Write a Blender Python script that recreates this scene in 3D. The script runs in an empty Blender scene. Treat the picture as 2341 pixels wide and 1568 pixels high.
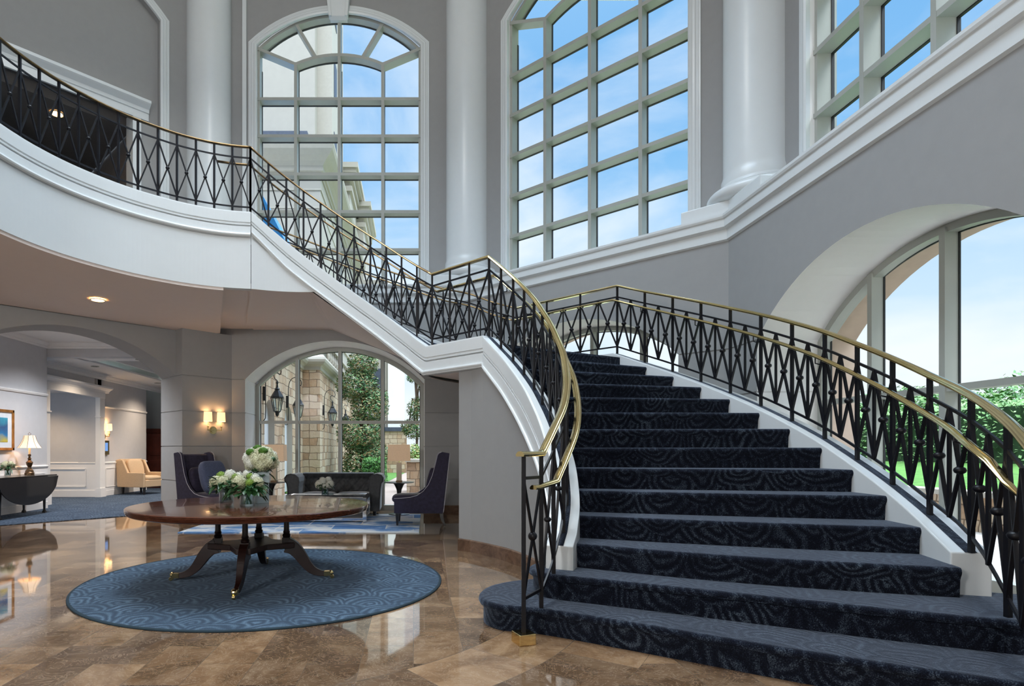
import bpy, math, random
from mathutils import Vector, Matrix, noise
random.seed(7)
C = bpy.context.scene.collection
PI = math.pi
R2 = math.sqrt(.5)

# ------------------------------------------------------------------ materials
def nt(name):
    m = bpy.data.materials.new(name); m.use_nodes = True
    t = m.node_tree; b = t.nodes['Principled BSDF']
    return m, t, b
def N(t, typ, **kw):
    n = t.nodes.new(typ)
    for k, v in kw.items():
        if k in n.inputs.keys() if isinstance(k, str) else False: n.inputs[k].default_value = v
        else: setattr(n, k, v)
    return n
def L(t, a, b): t.links.new(a, b)
def math_n(t, op, a, b=None, c=None):
    n = t.nodes.new('ShaderNodeMath'); n.operation = op
    for i, v in enumerate((a, b, c)):
        if v is None: continue
        if isinstance(v, (int, float)): n.inputs[i].default_value = v
        else: t.links.new(v, n.inputs[i])
    return n.outputs[0]
def ramp(t, fac, stops):
    n = t.nodes.new('ShaderNodeValToRGB'); e = n.color_ramp.elements
    while len(e) < len(stops): e.new(.5)
    for i, (p, c) in enumerate(stops): e[i].position = p; e[i].color = (*c, 1)
    t.links.new(fac, n.inputs[0]); return n.outputs[0]
def mixc(t, fac, a, b, mode='MIX'):
    n = t.nodes.new('ShaderNodeMix'); n.data_type = 'RGBA'; n.blend_type = mode
    for s, v in ((0, fac), (6, a), (7, b)):
        if isinstance(v, (int, float)): n.inputs[s].default_value = v
        elif isinstance(v, tuple): n.inputs[s].default_value = (*v, 1)
        else: t.links.new(v, n.inputs[s])
    return n.outputs[2]
def objco(t, scale=(1,1,1), rot=(0,0,0), loc=(0,0,0)):
    tc = t.nodes.new('ShaderNodeTexCoord'); mp = t.nodes.new('ShaderNodeMapping')
    mp.inputs['Scale'].default_value = scale; mp.inputs['Rotation'].default_value = rot; mp.inputs['Location'].default_value = loc
    t.links.new(tc.outputs['Object'], mp.inputs[0]); return mp.outputs[0]
def noise_n(t, vec, scale, detail=4, rough=.55, dist=0):
    n = t.nodes.new('ShaderNodeTexNoise'); n.inputs['Scale'].default_value = scale
    n.inputs['Detail'].default_value = detail; n.inputs['Roughness'].default_value = rough; n.inputs['Distortion'].default_value = dist
    if vec is not None: t.links.new(vec, n.inputs['Vector'])
    return n.outputs[0]
def bump(t, b, h, strength=.3, dist=.01):
    n = t.nodes.new('ShaderNodeBump'); n.inputs['Strength'].default_value = strength; n.inputs['Distance'].default_value = dist
    t.links.new(h, n.inputs['Height']); t.links.new(n.outputs[0], b.inputs['Normal'])
def simple(name, col, rough=.5, metal=0, var=.06, scale=8, bmp=0, spec=.5, coat=0, sheen=0, emit=None, es=0, trans=0):
    m, t, b = nt(name)
    v = objco(t); nz = noise_n(t, v, scale)
    lo = tuple(max(0, c*(1-var)) for c in col); hi = tuple(min(1, c*(1+var)) for c in col)
    L(t, ramp(t, nz, [(.3, lo), (.7, hi)]), b.inputs['Base Color'])
    b.inputs['Roughness'].default_value = rough; b.inputs['Metallic'].default_value = metal
    b.inputs['Specular IOR Level'].default_value = spec
    if coat: b.inputs['Coat Weight'].default_value = coat; b.inputs['Coat Roughness'].default_value = .05
    if sheen: b.inputs['Sheen Weight'].default_value = sheen; b.inputs['Sheen Roughness'].default_value = .35
    if bmp: bump(t, b, noise_n(t, v, scale*12, 2), bmp, .004)
    if emit: b.inputs['Emission Color'].default_value = (*emit, 1); b.inputs['Emission Strength'].default_value = es
    if trans: b.inputs['Transmission Weight'].default_value = trans
    return m
M = {}
M['wall'] = simple('wall_paint', (.315,.315,.312), .75, var=.02, bmp=.08)
M['hall_wall'] = simple('hall_paint', (.56,.56,.575), .75, var=.02)
M['white'] = simple('white_gloss_paint', (.68,.71,.72), .26, var=.01)
M['white_matt'] = simple('white_matt_paint', (.84,.83,.82), .6, var=.01)
M['soffit'] = simple('ceiling_paint', (.74,.64,.59), .8, var=.01)
M['mullion'] = simple('mullion_paint', (.38,.39,.355), .4, var=.02)
M['gasket'] = simple('black_gasket', (.015,.015,.016), .6)
M['iron'] = simple('wrought_iron', (.005,.005,.008), .42, 0, var=.2, spec=.35)
M['darkmetal'] = simple('lantern_metal', (.02,.02,.022), .45, .5)
M['tan'] = simple('tan_stucco', (.50,.37,.29), .8, var=.05)
M['cream'] = simple('cream_stucco', (.38,.345,.30), .85, var=.03, scale=3)
M['creamtrim'] = simple('cream_cornice', (.40,.36,.305), .7, var=.03)
M['blueglass'] = simple('blue_panel', (.02,.25,.60), .3, var=.1)
M['slate'] = simple('slate_roof', (.05,.06,.09), .5, var=.2)
M['velvet'] = simple('purple_velvet', (.024,.020,.046), .8, var=.3, sheen=.3, scale=20)
M['sofa'] = simple('charcoal_velvet', (.045,.048,.054), .65, var=.25, sheen=.5, scale=20)
M['pillow'] = simple('slate_blue_fabric', (.075,.095,.17), .85, var=.35, scale=90, sheen=.3)
M['beige'] = simple('beige_fabric', (.56,.40,.25), .85, var=.08, scale=60)
M['piping'] = simple('pale_piping', (.45,.44,.50), .6)
M['blackwood'] = simple('black_wood', (.012,.010,.010), .3, coat=.4)
M['chrome'] = simple('chrome', (.75,.75,.76), .08, 1, var=.02)
M['darkglass'] = simple('dark_glass_top', (.03,.035,.045), .05, coat=.5)
M['shade'] = simple('linen_lampshade', (.62,.50,.38), .8, var=.05, scale=50, emit=(1,.62,.34), es=.12)
M['shade_lit'] = simple('lit_lampshade', (.9,.75,.55), .8, emit=(1,.62,.30), es=.75)
M['shade_soft'] = simple('bell_shade_fabric', (.85,.66,.48), .8, emit=(1,.62,.36), es=.28)
M['bulb'] = simple('warm_bulb', (1,.8,.5), .5, emit=(1,.66,.3), es=6)
M['candle'] = simple('ivory_candle', (.8,.7,.5), .5)
M['bronze'] = simple('dark_bronze', (.10,.06,.03), .3, .7, var=.5, scale=25)
M['alabaster'] = simple('cream_lamp_base', (.62,.52,.38), .3)
M['frost'] = simple('frosted_glass_vase', (.50,.60,.62), .12, coat=.5)
M['stem'] = simple('green_stem', (.03,.09,.02), .5)
M['leafdark'] = simple('dark_leaf', (.02,.075,.02), .4, var=.4, scale=40)
M['petal'] = simple('ivory_petal', (.62,.62,.42), .7, var=.12, scale=40)
M['petalw'] = simple('white_petal', (.76,.76,.68), .7, var=.05, scale=40)
M['petalg'] = simple('lime_petal', (.22,.34,.05), .7, var=.25, scale=40)
M['moss'] = simple('green_moss_ball', (.05,.13,.012), .9, var=.4, scale=50)
M['gold'] = simple('gilt_frame', (.50,.22,.06), .35, .6, var=.3)
M['mat'] = simple('picture_mat', (.62,.66,.70), .9)
M['armoire'] = simple('mahogany_armoire', (.05,.012,.008), .35, var=.3, scale=6, coat=.3)
M['screenb'] = simple('lift_display', (.15,.30,.7), .3, emit=(.2,.45,1), es=.25)
M['grass'] = simple('lawn', (.06,.16,.02), .95, var=.35, scale=6, bmp=.5)
M['path'] = simple('pink_concrete', (.28,.215,.18), .9, var=.06, scale=3)
M['paver'] = simple('pale_paving', (.34,.30,.27), .8, var=.05)
M['ground'] = simple('far_ground', (.20,.22,.14), 1, var=.3, scale=.3)
M['hedgecore'] = simple('hedge_core', (.012,.035,.008), .95, var=.3)
M['bark'] = simple('bark', (.09,.06,.04), .9, var=.3)
M['rock'] = simple('pale_rock', (.42,.40,.37), .9, var=.3, scale=4)
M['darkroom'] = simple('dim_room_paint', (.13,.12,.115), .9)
M['tile_ceil'] = simple('ceiling_tile', (.72,.70,.66), .9)

def brass():
    m, t, b = nt('polished_brass'); v = objco(t); nz = noise_n(t, v, 3, 2)
    L(t, ramp(t, nz, [(.3, (.74,.55,.24)), (.7, (.86,.68,.34))]), b.inputs['Base Color'])
    b.inputs['Metallic'].default_value = 1; b.inputs['Roughness'].default_value = .12
    return m
M['brass'] = brass()
M['shadedbrass'] = simple('shaded_brass_rail', (.22,.14,.065), .3, 1, var=.3)  # same brass with shade put into the colour, for the upper rails
def glass():
    m = bpy.data.materials.new('window_glass'); m.use_nodes = True; t = m.node_tree; t.nodes.clear()
    o = t.nodes.new('ShaderNodeOutputMaterial'); tr = t.nodes.new('ShaderNodeBsdfTransparent'); tr.inputs[0].default_value = (.93,.96,.97,1)
    g = t.nodes.new('ShaderNodeBsdfGlossy'); g.inputs['Roughness'].default_value = .02
    lw = t.nodes.new('ShaderNodeLayerWeight'); lw.inputs[0].default_value = .12
    mx = t.nodes.new('ShaderNodeMixShader'); L(t, math_n(t, 'MULTIPLY', lw.outputs['Fresnel'], .6), mx.inputs[0]); L(t, tr.outputs[0], mx.inputs[1]); L(t, g.outputs[0], mx.inputs[2])
    L(t, mx.outputs[0], o.inputs[0]); return m
M['glass'] = glass()
def vglass():
    m = bpy.data.materials.new('vase_glass'); m.use_nodes = True; t = m.node_tree; t.nodes.clear()
    o = t.nodes.new('ShaderNodeOutputMaterial'); tr = t.nodes.new('ShaderNodeBsdfTransparent'); tr.inputs[0].default_value = (.85,.92,.93,1)
    g = t.nodes.new('ShaderNodeBsdfGlossy'); g.inputs['Roughness'].default_value = .03
    lw = t.nodes.new('ShaderNodeLayerWeight'); lw.inputs[0].default_value = .35
    mx = t.nodes.new('ShaderNodeMixShader'); L(t, lw.outputs['Facing'], mx.inputs[0]); L(t, tr.outputs[0], mx.inputs[1]); L(t, g.outputs[0], mx.inputs[2])
    L(t, mx.outputs[0], o.inputs[0]); return m
M['vglass'] = vglass()

def marble_floor():
    m, t, b = nt('marble_floor'); v = objco(t)
    sep = t.nodes.new('ShaderNodeSeparateXYZ'); L(t, v, sep.inputs[0])
    dx = math_n(t, 'ADD', sep.outputs[0], 1.5); dy = math_n(t, 'ADD', sep.outputs[1], -5.3)
    rr = math_n(t, 'SQRT', math_n(t, 'ADD', math_n(t, 'MULTIPLY', dx, dx), math_n(t, 'MULTIPLY', dy, dy)))
    an = math_n(t, 'ARCTAN2', dy, dx)
    pol = t.nodes.new('ShaderNodeCombineXYZ'); L(t, math_n(t, 'MULTIPLY', an, 2.9), pol.inputs[0]); L(t, math_n(t, 'ADD', rr, -2.5), pol.inputs[1])
    lin = t.nodes.new('ShaderNodeCombineXYZ'); L(t, sep.outputs[1], lin.inputs[0]); L(t, sep.outputs[0], lin.inputs[1])
    def brick(vec, bw, rh, mortar=.0022):
        n = t.nodes.new('ShaderNodeTexBrick'); L(t, vec, n.inputs['Vector'])
        n.inputs['Color1'].default_value = (0,0,0,1); n.inputs['Color2'].default_value = (1,1,1,1); n.inputs['Mortar'].default_value = (.5,.5,.5,1)
        n.inputs['Scale'].default_value = 1; n.inputs['Brick Width'].default_value = bw; n.inputs['Row Height'].default_value = rh
        n.inputs['Mortar Size'].default_value = mortar; n.inputs['Mortar Smooth'].default_value = .1; n.offset = .5
        return n.outputs['Color'], n.outputs['Fac']
    c1, f1 = brick(lin.outputs[0], .61, .305); c2, f2 = brick(pol.outputs[0], .61, .46)
    ring = math_n(t, 'MULTIPLY', math_n(t, 'GREATER_THAN', rr, 2.5), math_n(t, 'LESS_THAN', rr, 3.42))
    edge = math_n(t, 'LESS_THAN', math_n(t, 'ABSOLUTE', math_n(t, 'ADD', rr, -2.5)), .003)
    tile = mixc(t, ring, c1, c2); mort = mixc(t, ring, f1, f2)
    mortf = math_n(t, 'MAXIMUM', mort, edge)
    # offset veins per tile
    addv = t.nodes.new('ShaderNodeVectorMath'); addv.operation = 'MULTIPLY_ADD'; L(t, tile, addv.inputs[0]); addv.inputs[1].default_value = (7,5,3); L(t, v, addv.inputs[2])
    n1 = noise_n(t, addv.outputs[0], 2.2, 8, .62, 1.2); n2 = noise_n(t, addv.outputs[0], 6, 10, .7, 2.5)
    base = ramp(t, n1, [(.28, (.105,.062,.034)), (.5, (.24,.155,.095)), (.72, (.40,.285,.19))])
    tint = ramp(t, tile, [(0, (.42,.37,.33)), (.5, (.84,.78,.71)), (1, (1.28,1.16,1.0))])
    col = mixc(t, 1.0, base, tint, 'MULTIPLY')
    vein = math_n(t, 'LESS_THAN', math_n(t, 'ABSOLUTE', math_n(t, 'ADD', n2, -.5)), .008)
    col = mixc(t, math_n(t, 'MULTIPLY', vein, .45), col, (.60,.46,.33))
    col = mixc(t, mortf, col, (.16,.115,.08))
    L(t, col, b.inputs['Base Color'])
    L(t, math_n(t, 'ADD', math_n(t, 'MULTIPLY', n1, .05), .02), b.inputs['Roughness'])
    b.inputs['Specular IOR Level'].default_value = .65
    b.inputs['Coat Weight'].default_value = .35; b.inputs['Coat Roughness'].default_value = .04
    bump(t, b, noise_n(t, v, 1.6, 2), .02, .01)
    return m
M['floor'] = marble_floor()
def brown_marble():
    m, t, b = nt('brown_marble'); v = objco(t); n1 = noise_n(t, v, 5, 8, .7, 1)
    L(t, ramp(t, n1, [(.3, (.07,.038,.022)), (.6, (.17,.10,.065)), (.75, (.30,.20,.14))]), b.inputs['Base Color']); b.inputs['Roughness'].default_value = .2; return m
M['bmarble'] = brown_marble()
def wood(name, dark, light, rough=.18, scale=(1,14,14), coat=.6):
    m, t, b = nt(name); v = objco(t, scale); n1 = noise_n(t, v, 2.5, 6, .6, .6)
    L(t, ramp(t, n1, [(.3, dark), (.7, light)]), b.inputs['Base Color']); b.inputs['Roughness'].default_value = rough
    b.inputs['Coat Weight'].default_value = coat; b.inputs['Coat Roughness'].default_value = .04; return m
M['mahog'] = wood('mahogany', (.055,.016,.009), (.135,.048,.026))
M['mahogdark'] = wood('dark_mahogany', (.008,.0025,.002), (.022,.006,.004), .38, coat=.0)

def scallop(name, dark, mid, light, w=.46, h=.30, k=62, wall=False, sheen=.35, fw=.9, sw=1.0):
    """carpet with fans of concentric arcs"""
    m, t, b = nt(name); v = objco(t)
    if wall:
        g = t.nodes.new('ShaderNodeNewGeometry')
    sep = t.nodes.new('ShaderNodeSeparateXYZ')
    nd = t.nodes.new('ShaderNodeTexNoise'); nd.inputs['Scale'].default_value = 2.2; nd.inputs['Detail'].default_value = 2; L(t, v, nd.inputs['Vector'])
    mad = t.nodes.new('ShaderNodeVectorMath'); mad.operation = 'MULTIPLY_ADD'; L(t, nd.outputs['Color'], mad.inputs[0]); mad.inputs[1].default_value = (.32,.32,.32); L(t, v, mad.inputs[2])
    L(t, mad.outputs[0], sep.inputs[0])
    xx = sep.outputs[0]
    yy = math_n(t, 'ADD', sep.outputs[1], math_n(t, 'MULTIPLY', sep.outputs[2], -1.0)) if wall else sep.outputs[1]
    def layer(off):
        vv = math_n(t, 'ADD', math_n(t, 'DIVIDE', yy, h), off)
        row = math_n(t, 'FLOOR', vv); fv = math_n(t, 'SUBTRACT', vv, row)
        uu = math_n(t, 'ADD', math_n(t, 'DIVIDE', xx, w), math_n(t, 'MULTIPLY', row, .5))
        fu = math_n(t, 'SUBTRACT', math_n(t, 'FRACT', uu), .5)
        ax = math_n(t, 'MULTIPLY', fu, w); ay = math_n(t, 'MULTIPLY', fv, h)
        return math_n(t, 'SQRT', math_n(t, 'ADD', math_n(t, 'MULTIPLY', ax, ax), math_n(t, 'MULTIPLY', ay, math_n(t, 'MULTIPLY', ay, .7))))
    d = layer(0.0)
    s = math_n(t, 'ADD', math_n(t, 'MULTIPLY', math_n(t, 'SINE', math_n(t, 'MULTIPLY', d, k*2)), .5), .5)
    big = noise_n(t, v, 3.0, 3); fine = noise_n(t, v, 160, 2); mot = noise_n(t, v, 22, 3, .6, 1)
    fac = math_n(t, 'MULTIPLY', s, math_n(t, 'ADD', math_n(t, 'MULTIPLY', big, 1.3*sw), -.15))
    fac = math_n(t, 'ADD', fac, math_n(t, 'MULTIPLY', math_n(t, 'ADD', fine, -.5), fw))
    fac = math_n(t, 'ADD', fac, math_n(t, 'MULTIPLY', math_n(t, 'ADD', mot, -.5), .5))
    L(t, ramp(t, fac, [(.0, dark), (.35, mid), (.95, light)]), b.inputs['Base Color'])
    b.inputs['Roughness'].default_value = .95; b.inputs['Specular IOR Level'].default_value = .1
    b.inputs['Sheen Weight'].default_value = sheen; b.inputs['Sheen Roughness'].default_value = .4; b.inputs['Sheen Tint'].default_value = (.6,.75,1,1)
    hh = math_n(t, 'ADD', math_n(t, 'MULTIPLY', s, .4), fine); bump(t, b, hh, .6, .006)
    return m
M['rug'] = scallop('fan_rug', (.035,.055,.085), (.060,.098,.145), (.17,.255,.34), w=.40, h=.26, k=56, sheen=.10, fw=1.3)
M['rugedge'] = simple('rug_binding', (.012,.03,.045), .9)
M['stair'] = scallop('stair_carpet', (.0035,.0045,.009), (.009,.012,.023), (.075,.10,.13), w=.36, h=.20, k=60, wall=True, sheen=.36, fw=2.1, sw=.9)
M['corr'] = scallop('corridor_carpet', (.03,.045,.07), (.06,.09,.14), (.16,.21,.28), w=.3, h=.2, sheen=.1)
def blue_rug():
    m, t, b = nt('blue_white_rug'); v = objco(t, (1,2.2,1)); v2 = objco(t)
    br = t.nodes.new('ShaderNodeTexBrick'); L(t, v2, br.inputs['Vector']); br.inputs['Scale'].default_value = 1; br.inputs['Brick Width'].default_value = .85; br.inputs['Row Height'].default_value = .5
    br.inputs['Color1'].default_value = (0,0,0,1); br.inputs['Color2'].default_value = (1,1,1,1); br.inputs['Mortar'].default_value = (.05,.05,.05,1); br.inputs['Mortar Size'].default_value = .012
    n1 = noise_n(t, v, 1.6, 6, .6, .4); n2 = noise_n(t, objco(t, (3,40,1)), 3, 3)
    f = math_n(t, 'ADD', math_n(t, 'MULTIPLY', n1, .9), math_n(t, 'MULTIPLY', n2, .30)); f = math_n(t, 'ADD', f, math_n(t, 'MULTIPLY', br.outputs['Color'], .22))
    L(t, ramp(t, f, [(.60, (.74,.76,.77)), (.67, (.66,.71,.76)), (.74, (.14,.30,.57)), (.92, (.05,.15,.40))]), b.inputs['Base Color'])
    b.inputs['Roughness'].default_value = .95; bump(t, b, noise_n(t, v2, 200, 2), .5, .005); return m
M['bluerug'] = blue_rug()
def stone(name, axis, bright=1.0):
    m, t, b = nt(name); v = objco(t)
    sep = t.nodes.new('ShaderNodeSeparateXYZ'); L(t, v, sep.inputs[0]); cb = t.nodes.new('ShaderNodeCombineXYZ')
    L(t, sep.outputs[0 if axis == 'x' else 1], cb.inputs[0]); L(t, sep.outputs[2], cb.inputs[1])
    nw = t.nodes.new('ShaderNodeTexNoise'); nw.inputs['Scale'].default_value = 3; L(t, v, nw.inputs['Vector'])
    mad = t.nodes.new('ShaderNodeVectorMath'); mad.operation = 'MULTIPLY_ADD'; L(t, nw.outputs['Color'], mad.inputs[0]); mad.inputs[1].default_value = (.11,.09,0); L(t, cb.outputs[0], mad.inputs[2])
    cols = []
    for bw, rh, sq in ((.42, .24, .6), (.30, .17, 1.5)):
        n = t.nodes.new('ShaderNodeTexBrick'); L(t, mad.outputs[0], n.inputs['Vector']); n.inputs['Scale'].default_value = 1
        n.inputs['Brick Width'].default_value = bw; n.inputs['Row Height'].default_value = rh; n.inputs['Mortar Size'].default_value = .011; n.inputs['Mortar Smooth'].default_value = .2
        n.squash = sq; n.squash_frequency = 2; n.offset = .37
        n.inputs['Color1'].default_value = (0,0,0,1); n.inputs['Color2'].default_value = (1,1,1,1); n.inputs['Mortar'].default_value = (.5,.5,.5,1); cols.append((n.outputs['Color'], n.outputs['Fac']))
    ck = t.nodes.new('ShaderNodeTexChecker'); ck.inputs['Scale'].default_value = 1; L(t, mad.outputs[0], ck.inputs['Vector'])
    cc, ff = cols[0]
    nz = noise_n(t, v, 9, 6, .65)
    f = math_n(t, 'ADD', math_n(t, 'MULTIPLY', cc, .7), math_n(t, 'MULTIPLY', nz, .5))
    k = bright
    c = ramp(t, f, [(.15, (.36*k,.22*k,.15*k)), (.4, (.62*k,.40*k,.24*k)), (.65, (.70*k,.52*k,.36*k)), (.95, (.78*k,.62*k,.46*k))])
    c = mixc(t, ff, c, (.25*k,.16*k,.10*k)); L(t, c, b.inputs['Base Color']); b.inputs['Roughness'].default_value = .9
    bump(t, b, math_n(t, 'SUBTRACT', nz, ff), .6, .03); return m
M['stonex'] = stone('fieldstone_front', 'x', .62); M['stoney'] = stone('fieldstone_side', 'y', .66)
def leafmat(name, cols):
    m, t, b = nt(name); gi = t.nodes.new('ShaderNodeNewGeometry'); v = objco(t)
    L(t, ramp(t, gi.outputs['Random Per Island'], [(i/(len(cols)-1), c) for i, c in enumerate(cols)]), b.inputs['Base Color'])
    b.inputs['Roughness'].default_value = .6; b.inputs['Specular IOR Level'].default_value = .3; return m
M['magnolia'] = leafmat('magnolia_leaves', [(.03,.09,.035),(.055,.14,.05),(.10,.20,.07),(.24,.14,.05),(.30,.36,.20)])
M['hedge'] = leafmat('hedge_leaves', [(.02,.08,.015),(.05,.15,.03),(.12,.27,.06)])
M['hedgelight'] = leafmat('hedge_leaves_light', [(.10,.22,.07),(.17,.32,.10),(.30,.45,.18)])
M['treefar'] = leafmat('distant_leaves', [(.05,.14,.04),(.10,.22,.06),(.20,.33,.10)])
M['shrub'] = leafmat('shrub_leaves', [(.10,.22,.06),(.25,.38,.10),(.45,.30,.12)])
def painting():
    m, t, b = nt('seascape_painting'); v = objco(t); sep = t.nodes.new('ShaderNodeSeparateXYZ'); L(t, v, sep.inputs[0])
    nz = noise_n(t, v, 6, 4); z = math_n(t, 'ADD', sep.outputs[2], math_n(t, 'MULTIPLY', nz, .25))
    L(t, ramp(t, math_n(t, 'ADD', math_n(t, 'MULTIPLY', z, 1.2), .38), [(.1, (.35,.12,.02)), (.25, (.5,.42,.06)), (.42, (.02,.18,.40)), (.6, (.04,.09,.22)), (.8, (.05,.30,.42)), (1, (.12,.42,.60))]), b.inputs['Base Color']); b.inputs['Roughness'].default_value = .4
    return m
M['painting'] = painting()

# ------------------------------------------------------------------ mesh helpers
class MB:
    def __init__(s): s.v = []; s.f = []
    def add(s, vs, fs):
        o = len(s.v); s.v += [tuple(p) for p in vs]; s.f += [tuple(i+o for i in f) for f in fs]; return s
    def box(s, c, size, rz=0, taper=1, rx=0, ry=0):
        x, y, z = (a/2 for a in size); pts = []
        for sz in (-1, 1):
            k = taper if sz < 0 else 1
            for sx, sy in ((-1,-1),(1,-1),(1,1),(-1,1)): pts.append(Vector((sx*x*k, sy*y*k, sz*z)))
        rot = Matrix.Rotation(rz, 3, 'Z') @ Matrix.Rotation(rx, 3, 'X') @ Matrix.Rotation(ry, 3, 'Y')
        return s.add([rot @ p + Vector(c) for p in pts], [(3,2,1,0),(4,5,6,7),(0,1,5,4),(1,2,6,5),(2,3,7,6),(3,0,4,7)])
    def bar(s, p, q, w, h=None):
        p, q = Vector(p), Vector(q); h = h or w; d = (q-p)
        if d.length < 1e-6: return s
        d.normalize(); side = d.cross(Vector((0,0,1)))
        if side.length < 1e-3: side = Vector((1,0,0))
        side.normalize(); up = side.cross(d); a, b = side*w/2, up*h/2
        vs = [p-a-b, p+a-b, p+a+b, p-a+b, q-a-b, q+a-b, q+a+b, q-a+b]
        return s.add(vs, [(0,1,2,3),(7,6,5,4),(0,4,5,1),(1,5,6,2),(2,6,7,3),(3,7,4,0)])
    def lathe(s, prof, c=(0,0,0), seg=24, ang=0, sq=1, caps=True):
        vs = []; fs = []; n = len(prof)
        for i in range(seg):
            a = 2*PI*i/seg + ang
            for r, z in prof: vs.append((c[0]+r*math.cos(a), c[1]+r*math.sin(a)*sq, c[2]+z))
        for i in range(seg):
            j = (i+1) % seg
            for k in range(n-1): fs.append((i*n+k, j*n+k, j*n+k+1, i*n+k+1))
        s.add(vs, fs)
        if not caps: return s
        if prof[0][0] > 1e-4: s.add([vs[i*n] for i in range(seg)], [tuple(reversed(range(seg)))])
        if prof[-1][0] > 1e-4: s.add([vs[i*n+n-1] for i in range(seg)], [tuple(range(seg))])
        return s
    def loft(s, rows, closed=True, caps=True):
        n = len(rows[0]); vs = [p for r in rows for p in r]; fs = []
        for i in range(len(rows)-1):
            for k in range(n if closed else n-1):
                l = (k+1) % n; fs.append((i*n+k, i*n+l, (i+1)*n+l, (i+1)*n+k))
        if closed and caps: fs.append(tuple(reversed(range(n)))); fs.append(tuple(range((len(rows)-1)*n, len(rows)*n)))
        return s.add(vs, fs)
    def tube(s, path, r, seg=8, caps=True, flat=1):
        path = [Vector(p) for p in path]; rows = []; prev = None
        for i, p in enumerate(path):
            d = (path[min(i+1, len(path)-1)] - path[max(i-1, 0)]).normalized()
            side = d.cross(Vector((0,0,1))) if prev is None else prev - d*prev.dot(d)
            if side.length < 1e-3: side = Vector((1,0,0)) if prev is None else prev
            side.normalize(); prev = side; up = side.cross(d)
            rad = r(i/(len(path)-1)) if callable(r) else r
            rows.append([p + side*math.cos(2*PI*k/seg)*rad + up*math.sin(2*PI*k/seg)*rad*flat for k in range(seg)])
        return s.loft(rows, True, caps)
    def ico(s, c, r, sub=2, sc=(1,1,1), nz=0, nf=3):
        import bmesh
        bm = bmesh.new(); bmesh.ops.create_icosphere(bm, subdivisions=sub, radius=1)
        vs = []
        for v in bm.verts:
            p = v.co.copy(); k = 1 + (nz*noise.noise(p*nf + Vector(c)*9) if nz else 0)
            vs.append((c[0]+p.x*r*sc[0]*k, c[1]+p.y*r*sc[1]*k, c[2]+p.z*r*sc[2]*k))
        s.add(vs, [tuple(v.index for v in f.verts) for f in bm.faces]); bm.free(); return s
    def prism(s, pts, z0, z1):
        n = len(pts); return s.add([(x,y,z0) for x,y in pts]+[(x,y,z1) for x,y in pts],
            [tuple(reversed(range(n))), tuple(range(n,2*n))] + [(i,(i+1)%n,n+(i+1)%n,n+i) for i in range(n)])
    def build(s, name, m, parent=None, smooth=False, bevel=0, label=None, auto=None):
        me = bpy.data.meshes.new(name); me.from_pydata(s.v, [], s.f); me.validate(); me.update()
        me.materials.append(M[m] if isinstance(m, str) else m)
        if smooth: me.polygons.foreach_set('use_smooth', [True]*len(me.polygons))
        o = bpy.data.objects.new(name, me); C.objects.link(o)
        if parent is not None:
            o.parent = parent
        if bevel:
            b = o.modifiers.new('bevel', 'BEVEL'); b.width = bevel; b.segments = 2; b.limit_method = 'ANGLE'
        if auto: me.set_sharp_from_angle(angle=auto)
        if label: o['label'] = label
        return o
def tag(o, label=None, cat=None, group=None, kind=None):
    if label: o['label'] = label
    if cat: o['category'] = cat
    if group: o['group'] = group
    if kind: o['kind'] = kind
    return o
def thing(name, label, cat, loc=(0,0,0), rz=0, group=None):
    o = bpy.data.objects.new(name, None); C.objects.link(o); o.location = loc; o.rotation_euler = (0,0,rz); o.empty_display_size = .1
    return tag(o, label, cat, group)
def struct(mb, name, m, **k): return tag(mb.build(name, m, **k), kind='structure')
def copy_tree(o, parent=None):
    c = o.copy(); C.objects.link(c)
    if parent: c.parent = parent
    for ch in [x for x in bpy.data.objects if x.parent == o]: copy_tree(ch, c)
    return c
def crom(pts, sub=6):
    P = [Vector(p) for p in pts]; out = []
    for i in range(len(P)-1):
        p0 = P[i-1] if i else 2*P[0]-P[1]; p1, p2 = P[i], P[i+1]; p3 = P[i+2] if i+2 < len(P) else 2*P[-1]-P[-2]
        for k in range(sub):
            t = k/sub; out.append(.5*((2*p1)+(-p0+p2)*t+(2*p0-5*p1+4*p2-p3)*t*t+(-p0+3*p1-3*p2+p3)*t**3))
    out.append(P[-1]); return out
def offset_path(path, d):
    """shift a path sideways in plan (positive = to the right of travel)"""
    P = [Vector(p) for p in path]; out = []
    for i, p in enumerate(P):
        t = P[min(i+1, len(P)-1)] - P[max(i-1, 0)]; t.z = 0
        if t.length < 1e-6: t = Vector((0,1,0))
        t.normalize(); out.append(p + Vector((t.y, -t.x, 0))*d)
    return out

# ------------------------------------------------------------------ the room: an octagon
OC = (-1.5, 5.48); AP = 5.72; T8 = math.tan(PI/8)
class Side:
    def __init__(s, n, u): s.n = Vector((*n, 0)); s.u = Vector((*u, 0)); s.o = Vector((OC[0]+n[0]*AP, OC[1]+n[1]*AP, 0))
    def p(s, u, d, z): return s.o + s.u*u + s.n*d + Vector((0,0,z))
SA = Side((0,1), (1,0)); SB = Side((R2,R2), (R2,-R2)); SC = Side((1,0), (0,-1)); SD = Side((-R2,R2), (R2,R2)); SE = Side((-1,0), (0,1)); SF = Side((-R2,-R2), (-R2,R2)); SG = Side((R2,-R2), (-R2,-R2))
def mitre(d, sgn): return sgn*(AP+d)*T8
def sweep_side(mb, S, prof, u0=None, u1=None, closed=False):
    """profile [(d,z)] run along a side; None = mitred octagon corner"""
    a = [S.p(mitre(d,-1) if u0 is None else u0, d, z) for d, z in prof]
    b = [S.p(mitre(d,1) if u1 is None else u1, d, z) for d, z in prof]
    mb.loft([a, b], closed, closed)
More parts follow.
